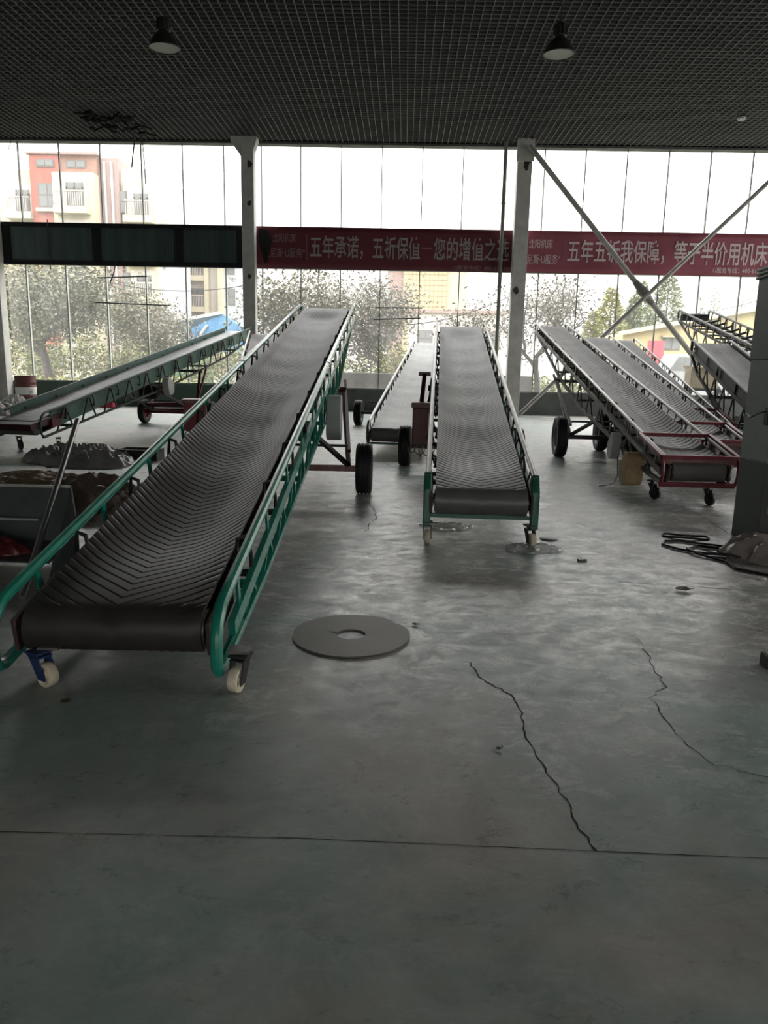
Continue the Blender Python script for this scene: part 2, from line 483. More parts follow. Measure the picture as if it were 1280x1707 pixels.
# columns
def column(name, x0, x1, y0, y1, head=False, lean=0.0):
    m = MB().box(x0, x1, y0, y1, 0, ZC + .05)
    if head:
        m.prism([(x0 - .28, y0 + .02, ZC + .05), (x1 + .1, y0 + .02, ZC + .05), (x1 + .1, y0 + .02, ZC - .05), (x1, y0 + .02, ZC - .35), (x0, y0 + .02, ZC - .5), (x0 - .28, y0 + .02, ZC - .12)], (0, y1 - y0, 0))
    o = m.build(name, M['col'], smooth=False, bevel=.012); struct(o)
    return o
c1 = column('pillar_1', -12.40, -12.02, YW - .5, YW - .13)
c2 = column('pillar_2', -4.78, -4.42, YW - .6, YW - .26, head=True)
c3 = column('pillar_3', 3.02, 3.42, YW - .6, YW - .26)
c4 = column('pillar_4', 11.55, 11.95, YW - .6, YW - .13)
for par, x, zz in ((c2, -4.58, 3.85), (c2, -4.52, 6.9), (c2, -4.55, 5.85), (c3, 3.15, 3.6), (c3, 3.25, 6.95), (c3, 3.3, 7.1), (c1, -12.2, 2.6)):
    m = MB()
    pts = []
    k = random.uniform(.7, 1.1)
    for i in range(11):
        a = 2 * math.pi * i / 11
        rr = random.uniform(.05, .11) * k
        pts.append((x + rr * math.cos(a), YW - .602 if par is not c1 else YW - .502, zz + 1.4 * rr * math.sin(a)))
    m.prism(pts, (0, -.004, 0))
    m.build('paint_chip', M['chip'], parent=par, smooth=False)
# small head bracket on the third column
MB().box(2.98, 3.46, YW - .66, YW - .6, ZC - .55, ZC + .05).build('head_plate', M['col'], parent=c3, smooth=False)

# spandrel beam between the two glass bands
ZB0, ZB1 = 4.15, 5.33
bm_ = MB().box(XL, XR, YW - .10, YW + .12, ZB0, ZB1).build('beam', M['beam'], smooth=False); struct(bm_)
m = MB()
for z in (ZB0 + .04, ZB1 - .05):
    m.box(XL, -4.8, YW - .16, YW - .10, z - .05, z + .05)
for x in (-11.9, -9.2, -6.75, -4.95):
    m.box(x - .09, x + .09, YW - .15, YW - .10, ZB0, ZB1)
m.build('beam_frame', M['slab'], parent=bm_, smooth=False)
m = MB()
for x0, x1 in ((-11.75, -9.35), (-9.05, -6.9), (-6.6, -5.05)):
    m.box(x0, x1, YW - .125, YW - .10, ZB0 + .13, ZB1 - .14)
m.build('beam_panel', M['beam_pan'], parent=bm_, smooth=False)

# glass bands, one window per bay and level, thin joints
bays = [(-12.02, -4.78, [-11.42 + 1.205 * i for i in range(6)], 'glass_old', 'fin'),
        (-4.42, 3.02, [-4.30, -3.15, -1.98, -.80, .37, 1.54, 2.71], 'glass', 'joint'),
        (3.42, 11.55, [3.87, 5.03, 6.21, 7.39, 8.58, 9.77, 10.95], 'glass', 'joint'),
        (11.95, XR, [12.3, 13.2], 'glass', 'joint')]
wi = 0
for x0, x1, js, gm, jm in bays:
    zlo = .72 if x0 < -5 else .67
    for z0, z1 in ((zlo, ZB0), (ZB1, ZC - .06)):
        wi += 1
        o = MB().add([(x0, YW, z0), (x1, YW, z0), (x1, YW, z1), (x0, YW, z1)], [(0, 1, 2, 3)])
        m = MB(); m.add([(x0, YW, z0), (x1, YW, z0), (x1, YW, z1), (x0, YW, z1)], [(0, 1, 2, 3)])
        wo = m.build('window_%d' % wi, M[gm], smooth=False); struct(wo)
        m = MB()
        wd = .035 if (jm == 'fin' and z0 < 2) else .024
        for j in js:
            if x0 < j < x1:
                m.box(j - wd / 2, j + wd / 2, YW - .05, YW + .03, z0, z1)
        m.build('window_joint', M[jm if z0 < 2 else 'joint'], parent=wo, smooth=False)
        if z0 < 2:
            MB().box(x0, x1, YW - .03, YW + .05, z0, z0 + .03).build('window_sill', M['joint'], parent=wo, smooth=False)
# right-hand glazing (outside the frame, lights the hall)
wi += 1
m = MB(); m.add([(XR + .1, 2, .7), (XR + .1, 22, .7), (XR + .1, 22, 6.6), (XR + .1, 2, 6.6)], [(0, 1, 2, 3)])
wo = m.build('window_%d' % wi, M['glass'], smooth=False); struct(wo)
m = MB()
for k in range(17): m.box(XR + .06, XR + .14, 2 + k * 1.25 - .02, 2 + k * 1.25 + .02, .7, 6.6)
m.build('window_joint', M['joint'], parent=wo, smooth=False)

# floor joints and cracks
def ribbon(name, pts, w, jitter=0.0, sub=1, z=.0012):
    q = []
    for (a, b) in zip(pts[:-1], pts[1:]):
        k = max(1, int(math.dist(a, b) / sub))
        for i in range(k):
            t = i / k
            q.append((lerp(a[0], b[0], t) + random.uniform(-jitter, jitter), lerp(a[1], b[1], t) + random.uniform(-jitter, jitter)))
    q.append(pts[-1])
    vs = []; fs = []
    for i, p in enumerate(q):
        a = q[max(0, i - 1)]; b = q[min(len(q) - 1, i + 1)]
        d = Vector((b[0] - a[0], b[1] - a[1])); d.normalize()
        ww = w * random.uniform(.45, 1.3) / 2
        vs += [(p[0] - d.y * ww, p[1] + d.x * ww, z), (p[0] + d.y * ww, p[1] - d.x * ww, z)]
        if i: fs.append((2*i-2, 2*i-1, 2*i+1, 2*i))
    m = MB(); m.add(vs, fs)
    return struct(m.build(name, M['crack'], smooth=False))
ribbon('floor_joint', [(-4, 2.16), (-1.3, 2.18), (-.31, 2.2), (1.21, 2.18), (6, 2.2)], .0035, .0012, .05)
ribbon('floor_joint', [(-.89, 5.44), (-.5, 5.43)], .006, .002, .05)
ribbon('floor_joint', [(1.59, 5.3), (2.13, 5.23), (2.59, 5.13), (5, 5.0)], .005, .004, .08)
ribbon('floor_joint', [(2.9, 10.8), (3.18, 8.02), (3.11, 7.05)], .008, .002, .1)
ribbon('floor_crack', [(.37, 3.74), (.41, 3.53), (.54, 3.35), (.57, 3.15), (.55, 3.01), (.57, 2.74), (.62, 2.49), (.63, 2.34), (.66, 2.19)], .0075, .010, .03)
ribbon('floor_crack', [(1.39, 4.14), (1.32, 3.49), (1.21, 3.35), (1.2, 3.0), (1.24, 2.81), (1.27, 2.76), (1.44, 2.67), (1.9, 2.6)], .005, .011, .04)
ribbon('floor_crack', [(-.35, 8.2), (-.25, 7.4), (-.33, 6.7)], .010, .02, .06)

# ------------------------------------------------------------------ conveyors
CONV = 'mobile belt conveyors parked in the hall'

def wheel(parent, lat, y, z, rad, wid, rim_mat, name='tyre', side=1):
    t = MB()
    r1, r2 = rad, rad * .60
    w2 = wid / 2
    prof = [(r2, -w2 * .8), (r2 + .02, -w2 * .92), (rad * .82, -w2), (rad * .93, -w2 * .92), (rad * .985, -w2 * .72)]
    for gx in (-.45, 0, .45):                       # three grooves round the tread
        prof += [(rad, w2 * (gx - .10)), (rad * .965, w2 * (gx - .07)), (rad * .965, w2 * (gx + .07)), (rad, w2 * (gx + .10))]
    prof += [(rad * .985, w2 * .72), (rad * .93, w2 * .92), (rad * .82, w2), (r2 + .02, w2 * .92), (r2, w2 * .8)]
    t.lathe(prof, (lat, y, z), 'x', 36, closed=True)
    to = t.build(name, M['tyre'], parent=parent, angle=30)
    q = MB()
    q.lathe([(0, -w2 * .30), (r2 * .35, -w2 * .30), (r2 * .40, -w2 * .15), (r2 * .80, -w2 * .1), (r2 * .92, -w2 * .7), (r2 + .004, -w2 * .82), (r2 + .004, w2 * .82), (r2 * .92, w2 * .7), (r2 * .8, w2 * .05), (r2 * .4, w2 * .15), (r2 * .3, w2 * .4), (0, w2 * .4)], (lat, y, z), 'x', 28)
    q.build('wheel_rim', rim_mat, parent=to, angle=30)
    return to

def caster(parent, lat, y, rad, wid, wheel_mat, fork_mat, rot=0.0, top=.2, plate=True):
    c, s = math.cos(rot), math.sin(rot)
    X = Matrix.Translation((lat, y, 0)) @ Matrix.Rotation(rot, 4, 'Z')
    f = MB()
    for sd in (-1, 1):
        xx = sd * (wid / 2 + .008)
        f.add([X @ Vector(p) for p in ((xx - .003, -.03, rad - .02), (xx + .003, -.03, rad - .02), (xx + .003, .02, rad - .02), (xx - .003, .02, rad - .02),
                                       (xx - .003, .01, rad * 2 + .03), (xx + .003, .01, rad * 2 + .03), (xx + .003, .085, rad * 2 + .03), (xx - .003, .085, rad * 2 + .03))],
              [(3,2,1,0),(4,5,6,7),(0,1,5,4),(1,2,6,5),(2,3,7,6),(3,0,4,7)])
    f.box(-wid / 2 - .011, wid / 2 + .011, .0, .09, rad * 2 + .025, rad * 2 + .033, X)
    f.lathe([(.022, rad * 2 + .033), (.022, top - .01)], tuple(X @ Vector((0, .05, 0))), 'z', 12)
    if plate: f.box(-.045, .045, .005, .095, top - .010, top, X)
    fo = f.build('caster', fork_mat, parent=parent)
    w = MB()
    w2 = wid / 2
    prof = [(0, -w2 * .7), (.018, -w2 * .9), (.02, -w2 * .6), (rad * .6, -w2 * .6), (rad * .75, -w2), (rad * .95, -w2 * .9), (rad, -w2 * .6), (rad, w2 * .6), (rad * .95, w2 * .9), (rad * .75, w2), (rad * .6, w2 * .6), (.02, w2 * .6), (.018, w2 * .9), (0, w2 * .7)]
    k = MB().lathe(prof, (0, 0, 0), 'x', 28)
    k.v = [tuple(X @ (Vector(p) + Vector((0, 0, rad)))) for p in k.v]
    k.build('caster_wheel', wheel_mat, parent=fo, angle=30)
    return fo

def make_belt(S, L, Wb, Rd, pitch_rib, kch, trough, ripple, ncross=17, rib=.0065, inset=.06):
    """endless belt: top run, wrap round the head drum, return run, wrap round the tail drum; chevron ribs"""
    Lp = 2 * L + 2 * math.pi * Rd
    def path(u):
        u = u % Lp
        if u < L: return (u, 0.0, 0.0, 1.0, 0)
        u -= L
        if u < math.pi * Rd:
            a = u / Rd
            return (L + Rd * math.sin(a), -Rd + Rd * math.cos(a), math.sin(a), math.cos(a), 1)
        u -= math.pi * Rd
        if u < L: return (L - u, -2 * Rd, 0.0, -1.0, 2)
        u -= L
        a = u / Rd
        return (-Rd * math.sin(a), -Rd - Rd * math.cos(a), -math.sin(a), -math.cos(a), 3)
    nr = int(Lp / pitch_rib)
    p = Lp / nr
    us = []
    for i in range(nr):
        us += [(i * p, 0.0), (i * p + .11 * p, rib), (i * p + .36 * p, rib), (i * p + .64 * p, rib), (i * p + .89 * p, rib)]
    ts = [-1 + 2 * k / (ncross - 1) for k in range(ncross)]
    vs = []
    for u, h in us:
        for t in ts:
            lat = t * Wb / 2
            hh = h if abs(t) < .97 else rib * .8
            s, n, ds, dn, seg = path(u + kch * abs(lat))
            if seg == 0:
                e = smooth01(s / 1.3) * smooth01((L - s) / 1.2)
                tt = min(1.0, (1 - abs(t)) / .60); n -= trough * (tt * (2 - tt) * .35 + tt * .65) * e
                n += ripple * math.sin(2 * math.pi * s / .95) * e * (.75 - .25 * t * t) + ripple * .6 * math.sin(2 * math.pi * s / 2.3 + 1) * e
            if seg in (1, 3): hh = rib
            vs.append(S(lat, s + ds * hh, n + dn * hh))
    o = len(vs)
    for u, h in us:                                  # inner face
        for t in (-1, 1):
            lat = t * Wb / 2
            s, n, ds, dn, seg = path(u + kch * abs(lat))
            vs.append(S(lat, s - ds * .012, n - dn * .012))
    m = MB()
    fs = []
    N = len(us); C = ncross
    for i in range(N):
        j = (i + 1) % N
        for k in range(C - 1):
            fs.append((i*C+k, i*C+k+1, j*C+k+1, j*C+k))
        fs.append((i*C, j*C, o + 2*j, o + 2*i))
        fs.append((i*C+C-1, o + 2*i+1, o + 2*j+1, j*C+C-1))
    m.add(vs, fs)
    return m

def conveyor(name, label, P0, yaw, pitch, L, Wb, Wr, nr, **k):
    x, y, z0 = P0
    root = empty(name, (x, y, 0), -R(yaw))
    tag(root, label, 'conveyor', CONV)
    cp, sp = math.cos(R(pitch)), math.sin(R(pitch))
    def S(lat, s, n): return Vector((lat, s * cp - n * sp, z0 + s * sp + n * cp))
    upv = (0, -sp, cp)
    fm = k.get('frame', M['green']); rm = k.get('rail', fm); dm = k.get('dark', M['iron'])
    Rd = k.get('drum_r', .11)
    mid = k.get('mid', .22)
    chord = k['chord']                    # [(s, depth below the rail)]
    def depth(s):
        for (a, da), (b, db) in zip(chord[:-1], chord[1:]):
            if a <= s <= b: return lerp(da, db, (s - a) / (b - a))
        return chord[-1][1] if s > chord[-1][0] else chord[0][1]
    tr_ = k.get('tube_r', .028)
    # --- belt and drums
    if k.get('belt', True):
        b = make_belt(S, L, Wb, Rd, k.get('rib_pitch', .085), k.get('chev', 1.0), k.get('trough', .09), k.get('ripple', .008))
        b.build('belt', k.get('belt_mat', M['belt']), parent=root, angle=28)
    for nm, s in (('tail_drum', 0.0), ('head_drum', L)):
        m = MB()
        c = S(0, s, -Rd)
        m.lathe([(.02, -Wr / 2 + .02), (.02, -Wb / 2 - .01), (Rd - .014, -Wb / 2 - .008), (Rd - .014, Wb / 2 + .008), (.02, Wb / 2 + .01), (.02, Wr / 2 - .02)], c, 'x', 24)
        m.build(nm, M['roller'] if k.get('belt', True) else M['iron'], parent=root)
        if nm == 'tail_drum' and k.get('bearing', True):
            for sd in (-1, 1):
                m = MB()
                lat = sd * (Wb / 2 + .035)
                for a, d in ((S(lat, -.11, -Rd), S(lat, .42, -Rd)),):
                    m.beam(a, d, .022, .17, upv)
                m.build('bearing_plate', k.get('plate', M['plate_dk']), parent=root, bevel=.004)
    # --- side frames
    low = k.get('low', 'loop')
    for sd in (-1, 1):
        lat = sd * Wr / 2
        d0 = depth(0)
        # handrail tube
        pts = []
        if k.get('top_loop'):
            h = mid
            pts += [S(lat, L - .2, nr - h), S(lat, L + .02, nr - h + .01), S(lat, L + .10, nr - h + .05), S(lat, L + .12, nr - .06), S(lat, L + .08, nr - .01)]
        else:
            pts += [S(lat, L + .12, nr - .09), S(lat, L + .12, nr - .03)]
        for q in range(5): pts.append(S(lat, lerp(L, .32 - k.get('loop_fwd', 0.0), q / 4), nr))
        if low == 'loop':
            lf = k.get('loop_fwd', 0.0)
            for s_, n_ in ((.12, -.005), (.03, -.05), (-.015, -.12), (-.03, -.2), (-.035, -d0 * .78), (-.01, -d0 * .92), (.05, -d0 * .985), (.14, -d0), (.35 + lf, -depth(.35))):
                pts.append(S(lat, s_ - lf, nr + n_))
        elif low == 'leg':                # rail ends in a square post down to the caster
            pts.append(S(lat, .05, nr))
        else:
            pts.append(S(lat, 0, nr))
        MB().tube(pts, tr_, 10).build('handrail', rm, parent=root)
        if low == 'leg':
            a = S(lat, .03, nr + .03)
            m = MB(); zb = k.get('leg_z', .13)
            m.prism([(lat - .033, a.y - .05, a.z - .12), (lat - .033, a.y + .045, a.z + .02), (lat - .033, a.y + .075, a.z - .10), (lat - .033, a.y + .03, zb), (lat - .033, a.y - .05, zb)], (.066, 0, 0))
            m.build('end_post', fm, parent=root, bevel=.008)
        m = MB()
        # mid channel
        cw = k.get('mid_h', .07)
        m.beam(S(lat, k.get('mid_s0', .05), nr - mid), S(lat, L, nr - mid), .035, cw, upv)
        # lower chord
        for (a, da), (b_, db) in zip(chord[:-1], chord[1:]):
            m.beam(S(lat, a, nr - da), S(lat, b_, nr - db), .045, k.get('chord_h', .045), upv)
        # posts between rail and channel
        ps = k.get('post_sp', .95)
        npost = int((L - .3) / ps)
        for i in range(npost + 1):
            s = .3 + i * ps
            m.beam(S(lat, s, nr), S(lat, s + .03, nr - mid), .014, .05, (0, 1, 0))
        # zigzag braces between channel and chord
        bs = k.get('brace_sp', .62)
        nb = int((L - .5) / bs)
        for i in range(nb):
            s0 = .4 + i * bs
            if depth(s0) - mid < .05: continue
            m.beam(S(lat, s0, nr - depth(s0)), S(lat, s0 + bs * .42, nr - mid), .022, .022, (0, 1, 0))
            m.beam(S(lat, s0 + bs * .42, nr - mid), S(lat, s0 + bs * .62, nr - depth(s0 + bs * .62)), .022, .022, (0, 1, 0))
        if k.get('end_board_rail'):
            pass
        m.build('side_truss', k.get('truss', fm), parent=root, smooth=False)
        if k.get('board'):
            bh, bd = k['board']
            bi = k.get('board_in', .03)
            MB().prism([S(lat - sd * bi, .35, nr - .005), S(lat - sd * bi, L - .15, nr - .005), S(lat - sd * bi, L - .15, nr - bd), S(lat - sd * bi, .35, nr - bd)], (sd * .008, 0, 0)).build('side_board', k.get('board_mat', M['green_dk']), parent=root, smooth=False)
        # idler pins between the two rails
        if k.get('pins'):
            sp_ = k['pins']
            b0 = None
            for i in range(int((L - .4) / sp_)):
                q_ = S(lat - sd * .02, .3 + i * sp_, nr - .03)
                if b0 is None:
                    m = MB()
                    m.tube([S(lat - sd * .05, .3, nr - .15) - q_, Vector((0, 0, 0))], .009, 6)
                    m.lathe([(.02, -.008), (.02, .008)], (0, 0, .004), 'x', 8)
                    b0 = bolt = m.build('idler_bolt', k.get('pin_mat', M['steel']), parent=root, smooth=False)
                else:
                    bolt = b0.copy(); col.objects.link(bolt); bolt.parent = root
                bolt.location = q_
    # --- idler sets: troughing rollers with curved arms
    isp = k.get('idler_sp', .95)
    ni = int((L - .8) / isp)
    for i in range(ni):
        s = .75 + i * isp
        m = MB()
        t = k.get('trough', .09)
        # arms from the channel up and inward
        for sd in (-1, 1):
            a = S(sd * (Wr / 2 - .01), s, nr - max(mid, .22) + .02); e = S(sd * (Wb / 2 + .012), s, .035)
            m.tube([a, S(sd * (Wr / 2 - .015), s + .02, lerp(nr - max(mid, .22), .03, .6)), S(sd * (Wr / 2 - .03), s + .015, .05), e, S(sd * (Wb / 2 + .004), s, -.035)], .013, 6)
            m.tube([S(sd * (Wb / 2 + .02), s, -.045), S(sd * Wb * .20, s, -t - .065)], .028, 8)
        im = max(mid, .22)
        m.beam(S(-Wr / 2, s, nr - im), S(Wr / 2, s, nr - im), .04, .03, upv)
        m.tube([S(-Wb * .19, s, -t - .065), S(Wb * .19, s, -t - .065)], .028, 8)
        m.build('idler', dm, parent=root)
    # --- cross members at the lower chord
    for i in range(int(L / 2.2)):
        s = .9 + i * 2.2
        m = MB().beam(S(-Wr / 2, s, nr - depth(s)), S(Wr / 2, s, nr - depth(s)), .04, .04, upv)
        m.build('cross_member', fm, parent=root, smooth=False)
    # --- tail end: cross bar and casters
    if k.get('cross_z'):
        m = MB().beam((-Wr / 2, .02, k['cross_z']), (Wr / 2, .02, k['cross_z']), .03, .035)
        m.build('cross_bar', k.get('cross_mat', fm), parent=root)
    for c in k.get('casters', ()):
        caster(root, *c)
    # --- undercarriage
    u = k.get('under')
    if u:
        ya, rad, wid = u['y'], u.get('rad', .3), u.get('wid', .19)
        w0, w1 = u['lats']
        ax = MB().beam((w0, ya, rad), (w1, ya, rad), .07, .07)
        ax.build('axle', u.get('axle_mat', M['red']), parent=root, bevel=.006)
        for w_ in (w0, w1):
            wheel(root, w_, ya, rad, rad, wid, u.get('rim', M['rim']))
        sl_ = u['leg_s']
        for sd, lt in ((-1, u['leg_lat'][0]), (1, u['leg_lat'][1])):
            top = S(lt[1], sl_, nr - depth(sl_) - .02)
            m = MB().beam((lt[0], ya, rad), top, .055, .055, (1, 0, 0))
            top2 = S(lt[1], sl_ + .45, nr - depth(sl_ + .45) - .02)
            m.beam((lt[0], ya + .02, rad + .2), top2, .04, .04, (1, 0, 0))
            m.tube([top + Vector((-.05 * sd - (Wr / 2 if abs(lt[1]) > Wr / 2 else 0) * 0, 0, 0)), top + Vector((.05 * sd, 0, 0))], .045, 10)
            m.build('leg', u.get('leg_mat', M['red']), parent=root, smooth=False)
            sb = u['bar_s']
            m = MB().beam((lt[0], ya, rad + .03), S(sd * Wr / 2, sb, nr - depth(sb)), .045, .045, (1, 0, 0))
            m.build('push_bar', u.get('bar_mat', M['iron']), parent=root, smooth=False)
        tb = S(0, sl_, nr - depth(sl_) - .02)
        m = MB().tube([(u['leg_lat'][0][1], tb.y, tb.z), (u['leg_lat'][1][1], tb.y, tb.z)], .03, 10)
        m.build('tie_bar', u.get('bar_mat', M['iron']), parent=root)
        MB().beam((w0 + .2, ya + .12, rad + .25), (w1 - .2, ya + .12, rad + .25), .03, .03).build('axle_brace', u.get('bar_mat', M['iron']), parent=root)
    return root, S, depth

def guard(parent, c, w, h, d, material, name='belt_guard', tilt=0.0, axis='x'):
    """rounded-end drive guard: stadium outline in the y-z plane, depth d along x"""
    pts = []
    r1, r2 = w / 2, w / 2 * .72
    for i in range(9):
        a = math.pi * i / 8
        pts.append((0, r2 * math.cos(a), h / 2 - r2 + r2 * math.sin(a)))
    for i in range(9):
        a = math.pi + math.pi * i / 8
        pts.append((0, r1 * math.cos(a), -h / 2 + r1 + r1 * math.sin(a)))
    X = Matrix.Translation(c) @ Matrix.Rotation(tilt, 4, 'X')
    m = MB().prism([X @ Vector((p[0] - d / 2, p[1], p[2])) for p in pts], X.to_3x3() @ Vector((d, 0, 0)))
    return m.build(name, material, parent=parent, bevel=.012)

def motor(parent, c, r, l, material):
    m = MB()
    prof = [(0, -l / 2), (r * .5, -l / 2)]
    for i in range(7):
        h = -l / 2 + l * (.06 + i * .13)
        prof += [(r, h), (r, h + l * .07), (r * .88, h + l * .075), (r * .88, h + l * .125)]
    prof += [(r * .6, l / 2 - .01), (r * .5, l / 2), (0, l / 2)]
    m.lathe(prof, c, 'x', 20)
    m.box(c[0] - l * .2, c[0] + l * .2, c[1] - r * .5, c[1] + r * .5, c[2] + r * .8, c[2] + r * 1.35)
    m.build('drive_motor', material, parent=parent)

def pump(root, c, w, d, h, mats, strut_top=None):
    x, y, z = c
    m = MB().box(x - w / 2, x + w / 2, y - d / 2, y + d / 2, z, z + h)
    po = m.build('hydraulic_tank', mats[0], parent=root, bevel=.015)
    MB().box(x - w * .58, x + w * .58, y - d * .58, y + d * .58, z + h - .005, z + h + .07).build('tank_lid', mats[1], parent=po, bevel=.012)
    m = MB()
    for i in range(3):
        rr = .05 + .02 * i
        m.tube([(x + (-.12 + .12 * i) + rr * math.cos(a * .7), y - d * .5 - .02, z - .05 + rr * math.sin(a * .7)) for a in range(10)], .009, 6)
    m.build('hose_coil', M['rail_worn'], parent=po)
    if strut_top:
        m = MB().beam((x, y + .05, z + h), strut_top, .06, .06, (1, 0, 0))
        m.box(strut_top[0] - .09, strut_top[0] + .09, strut_top[1] - .04, strut_top[1] + .04, strut_top[2] - .03, strut_top[2] + .03)
        m.build('lift_strut', M['red'], parent=root, smooth=False)

# --- the big green one in front
A, S, dp = conveyor('belt_conveyor', 'long bright green belt conveyor with black chevron belt and cream casters, nearest of all', (-1.36, 3.42, .36), -.95, 10.4, 11.9, .85, 1.04, .06, loop_fwd=.18,
    chord=[(0, .31), (1.0, .40), (7.6, .66), (10.9, .34), (11.9, .24)], mid=.24, mid_h=.085, tube_r=.030, rib_pitch=.078, chev=.85, trough=.10, ripple=.004,
    casters=[(-.30, -.13, .06, .05, M['caster'], M['blue_steel'], 1.05, .17), (.60, -.14, .06, .05, M['caster'], M['iron'], -.25, .17)],
    under=dict(y=5.27, lats=(-1.0, 1.0), leg_s=7.55, leg_lat=((-.82, -.6), (.82, .6)), bar_s=4.6, axle_mat=M['red_worn']), mid_s0=.12)
for lat in (-.30, .60):
    MB().beam((lat - .05, -.06, .178), (lat + .05, -.06, .178), .10, .012).build('caster_bracket', M['rail_worn'], parent=A, smooth=False)
guard(A, (.64, 5.35, .88), .30, .52, .17, M['guard'], tilt=-.1)
motor(A, (.25, 5.3, .72), .12, .34, M['green_dk'])
MB().prism([S(.47, 5.6, -.24), S(.47, 6.4, -.24), S(.47, 6.4, -.56), S(.47, 5.6, -.55)], (.012, 0, 0)).build('motor_plate', M['green'], parent=A, smooth=False)
for sd in (-1, 1):
    MB().tube([S(sd * .52, L_, .06) for L_ in (5.92, 5.98)], .036, 10).build('rail_sleeve', M['green'], parent=A)

# --- green one in the middle
B, S, dp = conveyor('belt_conveyor', 'green belt conveyor with grey belt standing alone in the middle, blue-black tail drum', (.68, 6.35, .48), 2.5, 11.3, 8.8, .78, .92, .08,
    chord=[(0, .30), (.6, .34), (4.8, .58), (7.8, .32), (8.8, .24)], mid=.20, mid_h=.06, tube_r=.024, rib_pitch=.075, chev=.6, trough=.075, ripple=.004, belt_mat=M['belt_grey'],
    rail=M['rail_worn'], frame=M['green_dk'], low='leg', leg_z=.15, cross_z=.24, cross_mat=M['green_dk'], mid_s0=.2, pins=.55, pin_mat=M['iron'],
    casters=[(-.45, -.05, .062, .05, M['caster'], M['iron'], .05, .19), (.44, -.06, .062, .05, M['caster'], M['iron'], .3, .19)],
    under=dict(y=4.85, lats=(-.86, .80), leg_s=5.6, leg_lat=((-.55, -.5), (.5, .45)), bar_s=3.4, leg_mat=M['black_frame'], axle_mat=M['black_frame']))
pump(B, (-.63, 4.45, .36), .23, .25, .54, (M['red'], M['red_worn']), (-.60, 5.0, 1.36))
m = MB()
for a, d in (((-.46, .06, .24), (-.40, .5, .32)),): m.beam(a, d, .03, .06)
m.build('tail_stay', M['green_dk'], parent=B, smooth=False)

# --- grey-belted one behind it
C_, S, dp = conveyor('belt_conveyor', 'slim belt conveyor with pale grey belt beyond the middle conveyor, near the glass', (-.13, 12.35, .45), 4.9, 9.3, 9.9, .78, .92, .07,
    chord=[(0, .30), (.6, .34), (5.4, .58), (8.8, .32), (9.9, .24)], mid=.20, mid_h=.06, tube_r=.026, rib_pitch=.07, chev=.75, trough=.07, ripple=.004, belt_mat=M['belt_grey'],
    rail=M['rail_worn'], frame=M['green_dk'], cross_z=.2, mid_s0=.15,
    casters=[(-.42, .02, .06, .045, M['caster'], M['iron'], .05, .16), (.42, .02, .06, .045, M['caster'], M['iron'], .1, .16)],
    under=dict(y=5.75, lats=(-1.46, 1.0), leg_s=6.6, leg_lat=((-.6, -.5), (.6, .5)), bar_s=4.2, leg_mat=M['black_frame'], axle_mat=M['black_frame']))

# --- side-boarded one on the left
D, S, dp = conveyor('belt_conveyor', 'dark green conveyor with tall side boards and lattice truss in front of the left windows', (-5.95, 11.45, .53), 5.3, 9.05, 11.2, .60, .765, .10,
    chord=[(0, .36), (2.0, .42), (5.0, .52), (9.0, .48), (11.2, .30)], mid=.015, mid_h=.03, tube_r=.017, chord_h=.03, rib_pitch=.07, chev=.3, trough=.03, ripple=.004, belt_mat=M['belt_grey'],
    rail=M['green_dull'], frame=M['green_dk'], board=(.2, .30), board_in=.06, board_mat=M['green_dull'], mid_s0=.3, truss=M['black_frame'], bearing=False, top_loop=True, brace_sp=.8, post_sp=30,
    casters=[(-.33, .55, .085, .045, M['iron'], M['iron'], .9, .22), (.33, .55, .085, .045, M['iron'], M['iron'], .5, .22)],
    under=dict(y=6.0, lats=(-.66, .95), leg_s=6.9, leg_lat=((-.5, -.38), (.6, .38)), bar_s=4.4, rad=.27, wid=.14, rim=M['rim_red'], leg_mat=M['red'], axle_mat=M['red']))
MB().prism([S(-.36, -.25, .0), S(.36, -.25, .0), S(.36, .75, -.02), S(-.36, .75, -.02), ], (0, .03, -.10)).build('tail_pan', M['red_dk'], parent=D, smooth=False)
m = MB().beam(S(-.30, .4, -.12), S(.40, .4, -.12), .25, .12); m.build('tensioner_box', M['red'], parent=D, smooth=False)
guard(D, (.50, 4.65, .92), .34, .40, .14, M['guard_white'], tilt=.6)
motor(D, (.15, 4.5, .78), .14, .4, M['iron'])
m = MB()
m.beam((-.6, 5.95, .42), (.9, 5.85, .50), .10, .10); m.beam((-.6, 6.1, .30), (.9, 6.05, .34), .08, .08)
m.build('chassis_beam', M['red'], parent=D, bevel=.01)

# --- the one half hidden behind the big green conveyor
E_, S, dp = conveyor('belt_conveyor', 'belt conveyor with brown dusty belt mostly hidden behind the big green conveyor', (-2.72, 13.1, .5), -8.3, 12.0, 8.0, .66, .76, .08,
    chord=[(0, .30), (.6, .34), (4.6, .55), (7.2, .30), (8.0, .22)], mid=.18, mid_h=.05, tube_r=.024, rib_pitch=.075, chev=.8, trough=.06, ripple=.006, belt_mat=M['belt_dusty'],
    rail=M['rail_worn'], frame=M['black_frame'], truss=M['black_frame'], pins=.3, pin_mat=M['iron'], cross_z=.2,
    casters=[(-.34, .02, .06, .045, M['iron'], M['iron'], .05, .16), (.34, .02, .06, .045, M['iron'], M['iron'], .1, .16)],
    under=dict(y=3.4, lats=(-.62, .62), leg_s=4.6, leg_lat=((-.45, -.38), (.45, .38)), bar_s=2.4, leg_mat=M['black_frame'], axle_mat=M['red'], rad=.25))
pump(E_, (-.98, .75, .22), .40, .34, .50, (M['red_bright'], M['red_worn']))
m = MB().beam((-.80, .75, .5), (-.36, .75, .5), .06, .06); m.build('tank_arm', M['red'], parent=E_, smooth=False)

